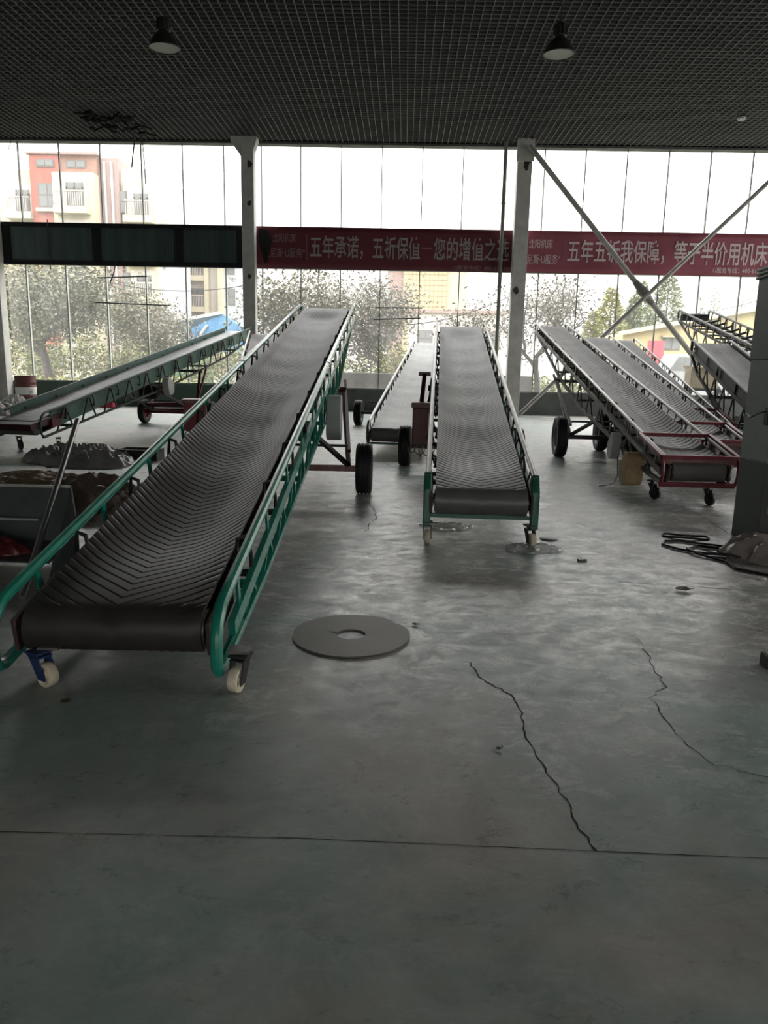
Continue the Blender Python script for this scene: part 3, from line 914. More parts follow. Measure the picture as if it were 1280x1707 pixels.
# --- three dark ones with red feed hoppers on the right
def hopper(root, S, Wr, nr, s0, s1, h=.17):
    """open red feed frame over the tail end with sloping side plates and a round tube guard"""
    w = Wr / 2 + .05
    z = nr + h
    m = MB()
    c = [S(-w, s0, z), S(w, s0, z), S(w, s1, z), S(-w, s1, z)]
    for a, b in zip(c, c[1:] + c[:1]): m.beam(a, b, .045, .045)
    ho = m.build('feed_hopper', M['red_hop'], parent=root, bevel=.006)
    m = MB()
    for sd in (-1, 1):
        m.prism([S(sd * w, s0, z), S(sd * w, s1, z), S(sd * (w - .11), s1, nr - .12), S(sd * (w - .11), s0 + .05, nr - .12)], (sd * .006, 0, 0))
    m.prism([S(-w, s0, z), S(w, s0, z), S(w - .02, s0 + .02, z - .085), S(-w + .02, s0 + .02, z - .085)], (0, -.006, 0))
    m.build('hopper_plate', M['red_worn'], parent=ho, smooth=False)
    m = MB()
    d = z - nr
    for sd in (-1, 1):
        a = S(sd * w, s0 + .02, z - .02)
        pts = [a, a + Vector((-sd * .005, -.04, -.03)), a + Vector((-sd * .01, -.075, -.09)), a + Vector((-sd * .01, -.075, -.19)), a + Vector((-sd * .01, -.04, -.26)), a + Vector((-sd * .01, .0, -.29))]
        m.tube(pts, .020, 8)
    a = S(-w, s0 + .02, z - .02) + Vector((0, -.02, -.285)); b = S(w, s0 + .02, z - .02) + Vector((0, -.02, -.285))
    m.tube([a, b], .020, 8); m.beam(a + Vector((0, .03, -.03)), b + Vector((0, .03, -.03)), .04, .02)
    m.build('tube_guard', M['red_hop'], parent=ho)

def dark_conv(label, P0, yaw, pitch, L, lw, ya):
    r, S, dp = conveyor('belt_conveyor', label, P0, yaw, pitch, L, .58, .74, .05,
        chord=[(0, .30), (.5, .36), (4.7 / 11 * L, .60), (7 / 11 * L, .55), (L, .20)], mid=.20, mid_h=.06, tube_r=.022, rib_pitch=.11, chev=.9, trough=.06, ripple=.003, belt_mat=M['belt_dusty'],
        rail=M['rail_worn'], frame=M['black_frame'], truss=M['grey_frame'], pins=.34, low='open', top_loop=True, post_sp=1.3, brace_sp=.85,
        casters=[(-.33, .36, .075, .04, M['iron'], M['iron'], .6, .22), (.19, .04, .075, .04, M['iron'], M['iron'], .35, .22)],
        under=dict(y=ya, lats=(lw, .40), leg_s=6.9 / 11 * L, leg_lat=((lw + .17, -.45), (.26, .36)), bar_s=3.6 / 11 * L, rad=.34, wid=.19, leg_mat=M['grey_frame'], axle_mat=M['black_frame'], bar_mat=M['black_frame']))
    hopper(r, S, .74, .05, -.05, .88, .015)
    m = MB()
    for sd in (-1, 1):
        m.beam(S(sd * .37, .0, -.02), (sd * .30, .12, .22), .05, .05)
    m.beam((-.34, .09, .235), (.34, .09, .235), .06, .03)
    m.build('tail_bracket', M['black_frame'], parent=r, smooth=False)
    return r, S
F_, S = dark_conv('dark belt conveyor with red feed hopper, the one whose tan guard and tyre show', (3.31, 8.45, .5), 1.6, 10.2, 11.0, -.78, 4.3)
guard(F_, (-.46, .95, .28), .34, .46, .22, M['cardboard'], tilt=.5)
guard(F_, (-.44, 2.0, .45), .30, .40, .12, M['guard'], tilt=.5)
motor(F_, (-.15, 1.9, .42), .13, .36, M['iron'])
m = MB().tube([(-.48, 1.6, .35), (-.5, 1.45, .12), (-.58, 1.3, .03), (-.72, 1.2, .012), (-.80, 1.15, .012)], .007, 6)
m.build('power_lead', M['black'], parent=F_)
G_, S = dark_conv('dark belt conveyor with red feed hopper, squeezed between two others alike', (4.22, 10.2, .52), 3.0, 10.5, 9.2, -.80, 3.6)
H_, S = dark_conv('dark belt conveyor with red hopper, beside the conveyor with a rounded tube end', (5.15, 12.85, .55), 4.0, 12.0, 7.85, -.78, 2.8)

# --- the two at the right edge
I_, S, dp = conveyor('belt_conveyor', 'black belt conveyor with rounded tube head end beside the grey square post', (5.66, 10.0, .5), 6.3, 14.0, 6.25, .62, .74, .05,
    chord=[(0, .30), (.6, .34), (3.0, .75), (5.6, .52), (6.25, .30)], mid=.24, mid_h=.07, tube_r=.028, rib_pitch=.075, chev=.9, trough=.05, ripple=.003, belt_mat=M['belt_dusty'],
    rail=M['black_frame'], frame=M['black_frame'], board=(.1, .24), board_mat=M['black_frame'], top_loop=True, cross_z=.2, idler_sp=1.2,
    casters=[(-.32, .02, .06, .045, M['iron'], M['iron'], .05, .16), (.32, .02, .06, .045, M['iron'], M['iron'], .1, .16)],
    under=dict(y=3.0, lats=(-.56, .56), leg_s=4.4, leg_lat=((-.42, -.37), (.42, .37)), bar_s=2.0, leg_mat=M['black_frame'], axle_mat=M['black_frame'], rad=.28))
J_, S, dp = conveyor('conveyor_frame', 'bare conveyor frame without a belt, raised above the black belt conveyor', (7.42, 9.3, .48), 1.6, 11.9, 11.95, .66, .80, .06,
    chord=[(0, .30), (.6, .34), (6.5, .80), (10.4, .62), (11.95, .26)], mid=.26, mid_h=.05, tube_r=.026, belt=False, trough=.05,
    rail=M['grey_frame'], frame=M['black_frame'], truss=M['black_frame'], top_loop=True, cross_z=.2, idler_sp=.45, post_sp=.5, brace_sp=.7,
    casters=[(-.34, .02, .06, .045, M['iron'], M['iron'], .05, .16), (.34, .02, .06, .045, M['iron'], M['iron'], .1, .16)],
    under=dict(y=6.3, lats=(-.7, .7), leg_s=7.4, leg_lat=((-.5, -.4), (.5, .4)), bar_s=4.5, leg_mat=M['black_frame'], axle_mat=M['black_frame'], rad=.3))

# ------------------------------------------------------------------ banners with lettering
def text_mesh(body, x0, x1, zc, h, y, material, parent, bold=0.0, rz=0.0, name='lettering'):
    c = bpy.data.curves.new('lettering', 'FONT')
    c.body = body; c.offset = bold; c.extrude = 0.0
    o = bpy.data.objects.new('tmp', c); col.objects.link(o)
    dg = bpy.context.evaluated_depsgraph_get(); dg.update()
    me = bpy.data.meshes.new_from_object(o.evaluated_get(dg))
    bpy.data.objects.remove(o)
    xs = [v.co.x for v in me.vertices]; zs = [v.co.y for v in me.vertices]
    a, b = min(xs), max(xs); lo, hi = min(zs), max(zs)
    for v in me.vertices:
        v.co = Vector((x0 + (v.co.x - a) / (b - a) * (x1 - x0), y, zc + ((v.co.y - lo) / (hi - lo) - .5) * h))
    me.materials.clear(); me.materials.append(material)
    t = bpy.data.objects.new(name, me); col.objects.link(t)
    t.parent = parent
    return t

def banner(label, x0, x1, m, big, bars):
    yb = YW - .17
    N = 60
    vs = []; fs = []
    for i in range(N + 1):
        x = lerp(x0, x1, i / N)
        for j in range(9):
            z = lerp(ZB0 + .0, ZB1 - .02, j / 8)
            vs.append((x, yb + .010 * math.sin(x * 2.3 + j * .4) + .006 * math.sin(x * 7 + z * 3), z))
    for i in range(N):
        for j in range(8):
            fs.append((i*9+j, (i+1)*9+j, (i+1)*9+j+1, i*9+j+1))
    mm = MB(); mm.add(vs, fs)
    o = mm.build('banner', m, smooth=True)
    so = o.modifiers.new('thickness', 'SOLIDIFY'); so.thickness = .004
    tag(o, label, 'banner', 'red slogan banners on the spandrel')
    yt = yb - .022
    for (t, a, b, zc, h, mt) in big:
        text_mesh(t, a, b, zc, h, yt, mt, o, bold=.012 if h > .4 else .004)
    q = MB()
    for (a, b, c, d) in bars: q.box(a, b, yt, yt + .004, c, d)
    q.build('divider_line', M['letter_dim'], parent=o, smooth=False)
    return o
LT, LP, LD = M['letter'], M['letter_lit'], M['letter_dim']
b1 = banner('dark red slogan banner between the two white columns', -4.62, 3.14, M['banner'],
    [('沈阳机床', -3.96, -3.28, 5.0, .24, LD), ('优尼斯·U服务”', -4.22, -3.02, 4.58, .28, LD),
     ('五年承诺，', -2.86, -1.31, 4.76, .64, LT), ('五折保值', -1.03, .36, 4.76, .64, LT), ('您的增值之选', .75, 2.95, 4.76, .64, LT),
     ('U服务专线：400-615-9999', 1.38, 3.1, 4.24, .15, LD)],
    [(-2.97, -2.955, 4.4, 5.1), (.40, .70, 4.76, 4.79)])
b2 = banner('brighter red slogan banner crossed by the diagonal braces', 3.22, 11.5, M['banner_lit'],
    [('沈阳机床', 3.51, 4.20, 4.95, .26, LP), ('优尼斯·U服务”', 3.30, 4.44, 4.52, .28, LP),
     ('五年五折我保障，', 4.65, 7.44, 4.76, .66, LP), ('等于半价用机床', 7.71, 10.40, 4.76, .66, LP),
     ('U服务专线：400-615-9999', 8.88, 10.55, 4.30, .16, LP)],
    [(4.52, 4.535, 4.4, 5.1)])
# torn dark flap at the near end of the first banner
m = MB().prism([(-4.38, YW - .2, 5.25), (-4.1, YW - .23, 5.2), (-3.98, YW - .27, 4.9), (-4.12, YW - .24, 4.3), (-4.2, YW - .2, 4.28), (-4.38, YW - .2, 4.9)], (0, .01, 0))
m.build('torn_flap', M['slab'], parent=b1, smooth=False)

# ------------------------------------------------------------------ braces, pipe, lamps, post
def brace(label, p0, p1, r, thick):
    root = empty('diagonal_brace', (p0[0], p0[1], min(p0[2], p1[2])))
    tag(root, label, 'brace', 'diagonal braces by the glass')
    o = Vector(root.location)
    a, b = Vector(p0) - o, Vector(p1) - o
    MB().tube([a, b], r, 12).build('brace_tube', M['brace'], parent=root)
    m = MB()
    for q, t in ((a, b), (b, a)):
        d = (t - q).normalized()
        m.beam(q - d * .02, q + d * .30, .02, r * 3.2, (0, 1, 0))
    m.build('end_plate', M['grey_frame'], parent=root, smooth=False)
    return root, a, b
YBR = 22.40
b_, a, b = brace('thick diagonal brace running down to the right from the white column head', (3.30, YBR, 7.42), (9.3, YBR, .75), .075, 0)
m = MB()
c = a + (b - a) * .575; d = (b - a).normalized()
m.lathe([(.085, -.40), (.11, -.2), (.14, -.1), (.14, .1), (.11, .2), (.085, .40)], (0, 0, 0), 'z', 14)
rot = Vector((0, 0, 1)).rotation_difference(d).to_matrix()
m.v = [tuple(rot @ Vector(p) + c) for p in m.v]
m.build('brace_joint', M['grey_frame'], parent=b_)
b2_, a, b = brace('slimmer diagonal brace rising to the right from the dado', (3.42, YBR - .16, .10), (10.80, YBR - .16, 7.50), .06, 0)

pp = empty('downpipe', (2.69, YW - .42, 0)); tag(pp, 'slim grey-green downpipe standing beside the white column', 'pipe')
MB().tube([(0, 0, 0), (0, 0, ZC)], .055, 12).build('pipe_tube', M['pipe'], parent=pp)
m = MB()
for z in (1.4, 3.7, 6.0): m.lathe([(.062, -.03), (.07, -.02), (.07, .02), (.062, .03)], (0, 0, z), 'z', 12); m.box(-.01, .01, .05, .30, z - .015, z + .015)
m.build('pipe_clip', M['pipe'], parent=pp)

def high_bay(label, x, y, zb):
    root = empty('high_bay_lamp', (x, y, zb)); tag(root, label, 'lamp', 'high bay lamps under the grid ceiling')
    pr = [(.235, 0), (.238, .012), (.20, .10), (.135, .19), (.085, .235), (.085, .25)]
    m = MB().lathe(pr + [(r - .006, h) for r, h in reversed(pr)], (0, 0, 0), 'z', 32, closed=True)
    sh = m.build('lamp_shade', M['lamp'], parent=root)
    m = MB().lathe([(.225, .012), (.19, .10), (.125, .185), (.0, .2)], (0, 0, 0), 'z', 32)
    m.build('reflector', M['lamp_in'], parent=sh)
    m = MB().lathe([(0, .06), (.03, .065), (.055, .09), (.05, .13), (.03, .16), (.02, .2)], (0, 0, 0), 'z', 16)
    m.build('bulb', M['guard_white'], parent=root)
    m = MB().lathe([(.085, .245), (.10, .26), (.10, .40), (.085, .42), (.05, .43), (0, .43)], (0, 0, 0), 'z', 20)
    for k in range(10):
        a_ = k * math.pi / 5
        m.beam((.1 * math.cos(a_), .1 * math.sin(a_), .27), (.1 * math.cos(a_), .1 * math.sin(a_), .39), .008, .03)
    m.build('ballast_housing', M['lamp'], parent=root)
    m = MB().tube([(0, 0, .42), (0, 0, ZC - zb + .1)], .009, 6)
    m.build('hanging_rod', M['wire'], parent=root)
high_bay('dark bell-shaped high bay lamp with dull grey mouth, above the left windows', -3.78, 12.5, 6.13)
high_bay('dark bell-shaped high bay lamp with pale mouth, above the red banner', 2.20, 12.5, 6.10)
sd_ = empty('smoke_detector', (8.15, 20.3, ZC - .02)); tag(sd_, 'small white round ceiling detector near the right edge', 'detector')
MB().lathe([(0, -.07), (.08, -.065), (.1, -.04), (.1, -.01), (.06, 0), (0, 0)], (0, 0, 0), 'z', 18).build('detector_body', M['white_paint'], parent=sd_)
MB().lathe([(.03, 0), (.03, .2)], (0, 0, 0), 'z', 8).build('detector_stem', M['iron'], parent=sd_)

post = empty('square_post', (3.13, 6.5, 0)); tag(post, 'grey square post with dark base, standing behind the plastic bundle', 'post')
MB().box(0, .5, 0, .52, 0, .74).build('post_base', M['post_dk'], parent=post, bevel=.006)
MB().box(0, .5, 0, .52, .74, 1.62).build('post_shaft', M['post_mid'], parent=post, bevel=.006)
MB().box(-.008, .508, -.008, .528, 1.62, 2.42).build('post_cladding', M['post_up'], parent=post, bevel=.006)
m = MB(); m.box(.06, .085, -.01, 0, .30, .62); m.box(.085, .2, -.008, 0, .34, .58)
m.build('paint_patch', M['guard'], parent=post, smooth=False)
m = MB().tube([(.09, -.02, 1.33), (.11, -.02, 1.42)], .011, 6); m.tube([(.07, -.015, 1.32), (.105, -.015, 1.41)], .006, 6)
m.build('hook', M['guard_white'], parent=post)
m = MB().box(-.06, .06, -.05, .02, 1.07, 1.23)
m.build('switch_box', M['iron'], parent=post, bevel=.006)
m = MB().tube([(-.02, -.02, 1.2), (-.12, -.01, 1.17), (-.16, .05, 1.13), (-.12, .2, 1.15)], .007, 6); m.build('switch_lead', M['iron'], parent=post)
m = MB()
for z in (2.38, 2.41, 2.345):
    m.tube([(-.02, -.02, z), (.53, -.02, z + .02), (.53, .54, z), (-.02, .54, z - .02), (-.02, -.02, z + .01)], .012, 6)
m.tube([(-.02, -.03, 2.36), (-.05, -.04, 2.2), (-.02, -.03, 2.06), (.03, -.02, 2.15)], .008, 6)
m.build('wire_binding', M['guard'], parent=post)

# wires dangling from the torn bit of ceiling
def dangling(label, pts, r=.012):
    o = MB().tube(pts, r, 6).build('hanging_wire', M['wire'])
    tag(o, label, 'wire', 'loose wires under the ceiling')
ty = 22.4
dangling('short loose wire hanging from the torn ceiling patch by the left windows', [(-7.75, ty, 7.7), (-7.72, ty, 7.35), (-7.78, ty, 7.0), (-7.82, ty, 6.72)], .02)
dangling('long loose wire drooping beside a joint from the torn ceiling patch', [(-7.5, ty, 7.65), (-7.48, ty, 7.25), (-7.46, ty, 6.9), (-7.44, ty, 6.3)], .014)
dangling('wire end hanging at the far left under the ceiling', [(-11.15, ty, 7.65), (-11.2, ty, 7.4), (-11.3, ty, 7.15)], .01)
dangling('bent wire poking out below the dark spandrel beam', [(-8.62, ty + .62, 4.3), (-8.70, ty + .60, 3.95), (-8.83, ty + .58, 3.62)], .016)
dangling('wire hanging down in front of the spandrel beam', [(-10.6, ty + .60, 5.4), (-10.62, ty + .61, 4.6), (-10.6, ty + .60, 4.0)], .014)
m = MB()
random.seed(3)
for i in range(46):
    x = -8.0 + random.uniform(-.5, .75); y = 21.2 + random.uniform(-.7, .7)
    m.beam((x, y, ZC + random.uniform(-.16, .0)), (x + random.uniform(-.45, .45), y + random.uniform(-.4, .4), ZC + random.uniform(-.16, .02)), .012, .05)
o = m.build('ceiling_debris', M['slab'], smooth=False); tag(o, 'sagging broken patch of the grid ceiling with torn ends', 'ceiling patch', kind='stuff')

def rod(label, x0, z0, x1, z1, r=.02):
    o = MB().tube([(x0, YW - .10, z0), (x1, YW - .10, z1)], r, 8).build('metal_rod', M['iron'])
    tag(o, label, 'rod', 'dark rods across the window glass')
rod('upper dark rod across the left lower window', -9.25, 3.79, -7.75, 3.86)
rod('lower dark rod across the left lower window', -9.35, 3.08, -7.1, 3.03)
rod('upper dark rod across the middle lower window', -.93, 3.08, .47, 3.09)
rod('lower dark rod across the middle lower window, slightly tilted', -.98, 2.74, .43, 2.80)

# ------------------------------------------------------------------ loose things on the floor
def crumple(name, cx, cy, rx, ry, h, material, seed, rz=0.0, n=56, fold=3.2, flat=.55, z0=0.0, ridge=.55):
    """lumpy folded sheet lying on the floor"""
    random.seed(seed)
    c, s = math.cos(rz), math.sin(rz)
    vs = []; fs = []
    off = Vector((seed * 3.1, seed * 1.7, 0))
    ring = 2 * n
    for i in range(n // 2 + 1):
        t = i / (n // 2)
        for k in range(ring):
            a = 2 * math.pi * k / ring
            e = 1 + .20 * noise.noise(Vector((math.cos(a) * 1.3, math.sin(a) * 1.3, seed))) + .10 * noise.noise(Vector((math.cos(a) * 4, math.sin(a) * 4, seed + 9)))
            lx, ly = rx * t * e * math.cos(a), ry * t * e * math.sin(a)
            p = Vector((lx * fold, ly * fold, 0)) + off
            rg = 1 - abs(noise.noise(p)) * 2
            rg2 = 1 - abs(noise.noise(Vector((p.x * 1.4 + p.y * 2.2, p.y * 2.6 - p.x * .8, 5)))) * 3
            dome = (1 - t ** 2.2) ** flat
            hh = h * dome * (1 - ridge + ridge * (.65 * rg + .35 * rg2)) + .008
            if t > .9: hh = max(.004, hh * (1 - (t - .9) * 6) + .012 * max(0, rg2))
            vs.append((cx + lx * c - ly * s, cy + lx * s + ly * c, z0 + hh))
    for i in range(n // 2):
        for k in range(ring):
            k2 = (k + 1) % ring
            if i == 0: fs.append((0 * ring, ring + k, ring + k2))
            else: fs.append((i*ring+k, (i+1)*ring+k, (i+1)*ring+k2, i*ring+k2))
    base = len(vs)
    for k in range(ring):
        q = vs[(n // 2) * ring + k]; vs.append((q[0], q[1], z0 + .0005))
    for k in range(ring):
        k2 = (k + 1) % ring
        fs.append(((n//2)*ring+k, base+k, base+k2, (n//2)*ring+k2))
    m = MB(); m.add(vs, fs)
    return m.build(name, material, angle=50)

tag(crumple('tarpaulin', -4.75, 10.85, .95, .55, .30, M['tarp'], 5, rz=-.35, ridge=.7, fold=4.2), 'crumpled grey tarpaulin heap on the floor under the boarded conveyor', 'tarpaulin')
tag(crumple('paper_sack', -4.35, 8.75, .72, .50, .17, M['sack'], 11, rz=.1), 'light brown paper sack lying highest on the sack pile', 'sack', 'sacks piled beside the green conveyor')
tag(crumple('paper_sack', -3.45, 8.25, .55, .42, .24, M['sack_dk'], 14, rz=-.2, fold=2.6), 'dark brown sack bulging at the middle of the sack pile', 'sack', 'sacks piled beside the green conveyor')
tag(crumple('paper_sack', -4.55, 7.72, .60, .38, .16, M['sack_dk'], 24, rz=.15), 'dark brown sack at the rear of the metal bin', 'sack', 'sacks piled beside the green conveyor')
tag(crumple('netting', -2.95, 7.25, .42, .40, .26, M['net'], 17, rz=.3, fold=5), 'brown netting bundle between the sacks and the green rail', 'netting')
tag(crumple('plastic_bag', -2.62, 7.75, .26, .35, .30, M['white_bag'], 19, rz=.2, fold=5), 'pale crumpled plastic bag beside the green handrail', 'bag')
tr_ = MB().box(-.28, .28, -.16, .16, 0, .03); tr_.box(-.30, .30, -.18, -.16, 0, .16); tr_.box(-.30, .30, .16, .18, 0, .16); tr_.box(-.30, -.28, -.16, .16, 0, .16); tr_.box(.28, .30, -.16, .16, 0, .16)
o = tr_.build('tray', M['iron'], smooth=False); o.location = (-3.98, 11.25, 0); tag(o, 'small black tray on the floor by the tarpaulin', 'tray')

# sheet metal bin at the left with a bright tube handle
bin_ = empty('metal_bin', (-2.9, 5.3, 0)); tag(bin_, 'grey sheet metal bin with a bright slanted tube, cut by the left frame edge', 'bin')
X0 = -2.9
m = MB()
def q(x, y, z): return (x - X0, y - 5.3, z)
m.prism([q(-4.4, 5.62, .12), q(-2.62, 5.62, .12), q(-2.60, 5.72, .52), q(-4.4, 5.72, .52)], (0, .012, 0))
m.build('rear_panel', M['sheet'], parent=bin_, smooth=False)
MB().prism([q(-4.4, 5.0, .12), q(-2.45, 5.0, .12), q(-2.62, 5.62, .12), q(-4.4, 5.62, .12)], (0, 0, -.012)).build('bottom_panel', M['sheet'], parent=bin_, smooth=False)
MB().prism([q(-2.60, 5.74, .52), q(-2.36, 5.25, .40), q(-1.98, 4.42, .03), q(-2.26, 4.52, .03), q(-2.63, 5.6, .1)], (.010, .004, 0)).build('side_panel', M['sheet'], parent=bin_, smooth=False)
m = MB().beam(q(-4.4, 5.735, .525), q(-2.6, 5.735, .525), .03, .02); m.beam(q(-4.4, 5.55, .30), q(-2.78, 5.55, .30), .02, .015)
m.build('bin_rim', M['guard'], parent=bin_, smooth=False)
m = MB()
for x in (-4.3, -2.7): m.box(x - X0 - .02, x - X0 + .02, .0, .04, 0, .12); m.box(x - X0 - .02, x - X0 + .02, .28, .32, 0, .12)
m.build('leg', M['iron'], parent=bin_, smooth=False)
m = MB().tube([q(-2.40, 4.50, .02), q(-2.62, 5.45, .46), q(-2.845, 6.5, .985)], .022, 14)
m.build('handle_tube', M['steel'], parent=bin_)
tag(crumple('red_hose', -3.05, 5.22, .36, .16, .14, M['red'], 31, fold=6, z0=.125), 'red cloth bundle lying in the grey metal bin', 'cloth')

# oil drum, rags and jars by the left column
dr = empty('oil_drum', (-11.28, 22.35, 0)); tag(dr, 'rust red oil drum with a white label band in the left corner', 'drum')
prof = [(0, 0), (.29, 0), (.30, .012), (.29, .03)]
for z in (.30, .58): prof += [(.29, z - .03), (.303, z), (.29, z + .03)]
for k in range(5): prof += [(.29, .66 + k * .035), (.296, .675 + k * .035), (.29, .69 + k * .035)]
prof += [(.29, .86), (.30, .875), (.295, .89), (.28, .885), (.275, .865), (0, .865)]
MB().lathe(prof, (0, 0, 0), 'z', 36).build('drum_body', M['drum'], parent=dr, angle=25)
lb = MB().lathe([(.2915, .34), (.2925, .345), (.2925, .575), (.2915, .58)], (0, 0, 0), 'z', 36).build('drum_label', M['label'], parent=dr)
m = MB()
for a_ in (-.72, -.52):
    c = Vector((.295 * math.cos(a_), .295 * math.sin(a_), .47)); t = Vector((-math.sin(a_), math.cos(a_), 0))
    pts = [c + t * (.035 * math.cos(k * math.pi / 6)) + Vector((0, 0, .04 * math.sin(k * math.pi / 6))) for k in range(12)]
    m.tube(pts + [pts[0]], .006, 5)
    m.beam(c - t * .03 + Vector((0, 0, -.08)), c + t * .03 + Vector((0, 0, -.08)), .006, .018)
m.build('label_mark', M['iron'], parent=lb, smooth=False)
m = MB().lathe([(.028, .865), (.03, .89), (0, .89)], (.16, -.1, 0), 'z', 10); m.build('bung', M['iron'], parent=dr)
tag(crumple('woven_bag', -10.75, 20.6, .42, .35, .46, M['white_bag'], 41, fold=5), 'white woven bag slumped before the red drum', 'bag')
tag(crumple('rag_heap', -10.75, 18.9, 1.0, .75, .42, M['speck_bag'], 43, fold=4), 'speckled white and grey rag heap at the left edge', 'rags')
m = MB().prism([(-11.9, 19.6, .02), (-11.2, 19.6, .02), (-11.1, 20.4, .02), (-11.9, 20.4, .02)], (0, 0, .25))
tag(m.build('crate', M['post_mid'], smooth=False, bevel=.01), 'low grey crate against the left wall', 'crate')
jar = empty('glass_jar', (-9.55, 22.4, 0)); tag(jar, 'small clear jar standing by the dark dado', 'jar')
MB().lathe([(0, 0), (.10, 0), (.11, .02), (.11, .34), (.09, .36), (.09, .38)], (0, 0, 0), 'z', 18).build('jar_body', M['plastic'], parent=jar)
MB().lathe([(.095, .37), (.095, .41), (0, .41)], (0, 0, 0), 'z', 18).build('jar_lid', M['guard_white'], parent=jar)
bg_ = crumple('red_bag', -8.85, 22.3, .24, .18, .62, M['red_bright'], 47, fold=5); tag(bg_, 'red and white carrier bag on the floor by the left dado', 'bag')
MB().prism([(-8.78, 22.1, .50), (-8.60, 22.1, .38), (-8.64, 22.1, .34), (-8.82, 22.1, .44)], (0, .02, 0)).build('white_strap', M['white_paint'], parent=bg_, smooth=False)
# corner pipe clamp on the left column
vl = empty('wall_valve', (-12.30, 22.4, 2.95)); tag(vl, 'black valve and pipe clamp on the left column', 'valve')
m = MB(); m.tube([(0, 0, -2.95), (0, 0, 4.5)], .05, 10); m.build('riser_pipe', M['iron'], parent=vl)
m = MB(); m.box(-.1, .16, -.08, .08, .6, .75); m.box(-.08, .30, -.03, .03, .62, .70); m.tube([(0, 0, .1), (.18, -.02, .12)], .035, 8); m.build('valve_body', M['iron'], parent=vl, smooth=False)

# ring-shaped steel disc on the floor
random.seed(5)
def ringdisc():
    ro, ri, th = .335, .082, .010
    N = 96
    vs = []; fs = []
    out = []
    for k in range(N):
        a = 2 * math.pi * k / N
        r = ro * (1 + .006 * math.sin(3 * a) + .006 * math.sin(7 * a + 1))
        if .55 < a < .85: r *= 1 - .05 * math.sin((a - .55) / .3 * math.pi) * (1 if a < .78 else .3)
        out.append((r * math.cos(a), r * math.sin(a)))
    for z in (0.0015, th):
        vs += [(x, y, z + .004 * max(0, math.sin(math.atan2(y, x) * 1 + 2.2))) for x, y in out]
        vs += [(ri * math.cos(2 * math.pi * k / N), ri * math.sin(2 * math.pi * k / N), z) for k in range(N)]
    for k in range(N):
        k2 = (k + 1) % N
        fs.append((k, k2, N + k2, N + k)); fs.append((2*N + k, 3*N + k, 3*N + k2, 2*N + k2))
        fs.append((k, 2*N + k, 2*N + k2, k2)); fs.append((N + k, N + k2, 3*N + k2, 3*N + k))
    m = MB(); m.add(vs, fs); return m
dsc = ringdisc().build('steel_ring_plate', M['disc'], angle=30); dsc.location = (-.27, 4.06, 0)
tag(dsc, 'flat dull steel ring plate with a round hole lying on the floor', 'plate')
m = MB().add([(-.085, .012, .0155), (-.15, .045, .0155), (-.145, .05, .0155), (-.08, .024, .0155)], [(0, 1, 2, 3)])
m = MB(); m.add([(-.083, .012, .0125), (-.155, .040, .0135), (-.083, .024, .0125)], [(0, 1, 2)])
m.build('notch_mark', M['slab'], parent=dsc, smooth=False)

# plastic bundle, cable and litter near the post
bd = crumple('plastic_bundle', 3.37, 5.95, .68, .31, .27, M['tarp_brown'], 53, rz=-.46, fold=5, flat=.5, ridge=.55)
tag(bd, 'brownish plastic-wrapped bundle lying at the foot of the grey post', 'bundle')
def loop(cx, cy, rx, ry, a0, a1, rz, n=20, z=.012):
    c, s = math.cos(rz), math.sin(rz)
    return [(cx + rx * math.cos(t) * c - ry * math.sin(t) * s, cy + rx * math.cos(t) * s + ry * math.sin(t) * c, z + .006 * math.sin(3 * t)) for t in [lerp(a0, a1, k / n) for k in range(n + 1)]]
m = MB()
m.tube([(3.0, 6.35, .015), (2.75, 6.48, .012), (2.5, 6.62, .012), (2.36, 6.60, .012), (2.30, 6.47, .012), (2.38, 6.30, .012), (2.55, 6.17, .012), (2.72, 6.08, .03), (2.80, 6.06, .014)], .011, 8)
m.tube([(2.95, 6.25, .015), (2.72, 6.38, .012), (2.58, 6.42, .012), (2.47, 6.34, .013), (2.46, 6.19, .024), (2.54, 6.05, .012), (2.66, 6.02, .014), (2.78, 6.16, .026), (2.70, 6.33, .03), (2.60, 6.43, .02)], .011, 8)
m.tube(loop(2.62, 6.80, .20, .07, .3, 6.4, -.25), .010, 8)
m.tube([(2.55, 6.05, .013), (2.63, 5.92, .012), (2.62, 5.72, .012), (2.75, 5.58, .012), (2.95, 5.42, .012), (3.3, 5.25, .012), (3.7, 5.1, .012)], .011, 8)
tag(m.build('power_cable', M['black']), 'black power cable coiled loosely on the floor beside the plastic bundle', 'cable')

def leaf(name, label, x, y, sz, seed, material):
    random.seed(seed)
    m = MB(); vs = []; fs = []
    n = 7
    for i in range(n):
        t = i / (n - 1)
        w = math.sin(math.pi * (t * .9 + .05)) * .45
        for j in (-1, 0, 1):
            vs.append(((t - .5) * sz, j * w * sz, .004 + sz * (.28 * abs(j) * w + .35 * (t - .5) ** 2 + random.uniform(0, .06))))
    for i in range(n - 1):
        for j in range(2): fs.append((i*3+j, i*3+j+1, (i+1)*3+j+1, (i+1)*3+j))
    m.add(vs, fs)
    m.tube([(.5 * sz, 0, .02), (.72 * sz, .05 * sz, .06 * sz + .01)], .0025, 5)
    o = m.build(name, material, angle=60)
    o.modifiers.new('t', 'SOLIDIFY').thickness = .0015
    o.location = (x, y, 0); o.rotation_euler = (0, 0, random.uniform(-.4, .4))
    tag(o, label, 'litter', 'bits of litter on the floor')
leaf('dry_leaf', 'large curled dry leaf on the floor before the plastic bundle', 1.99, 5.11, .11, 1, M['leafy'])
leaf('dry_leaf', 'small dark scrap beside the steel ring plate', .10, 4.26, .04, 2, M['iron'])
leaf('dry_leaf', 'curled leaf scrap in front of the big green conveyor', -1.50, 3.12, .05, 3, M['leafy'])
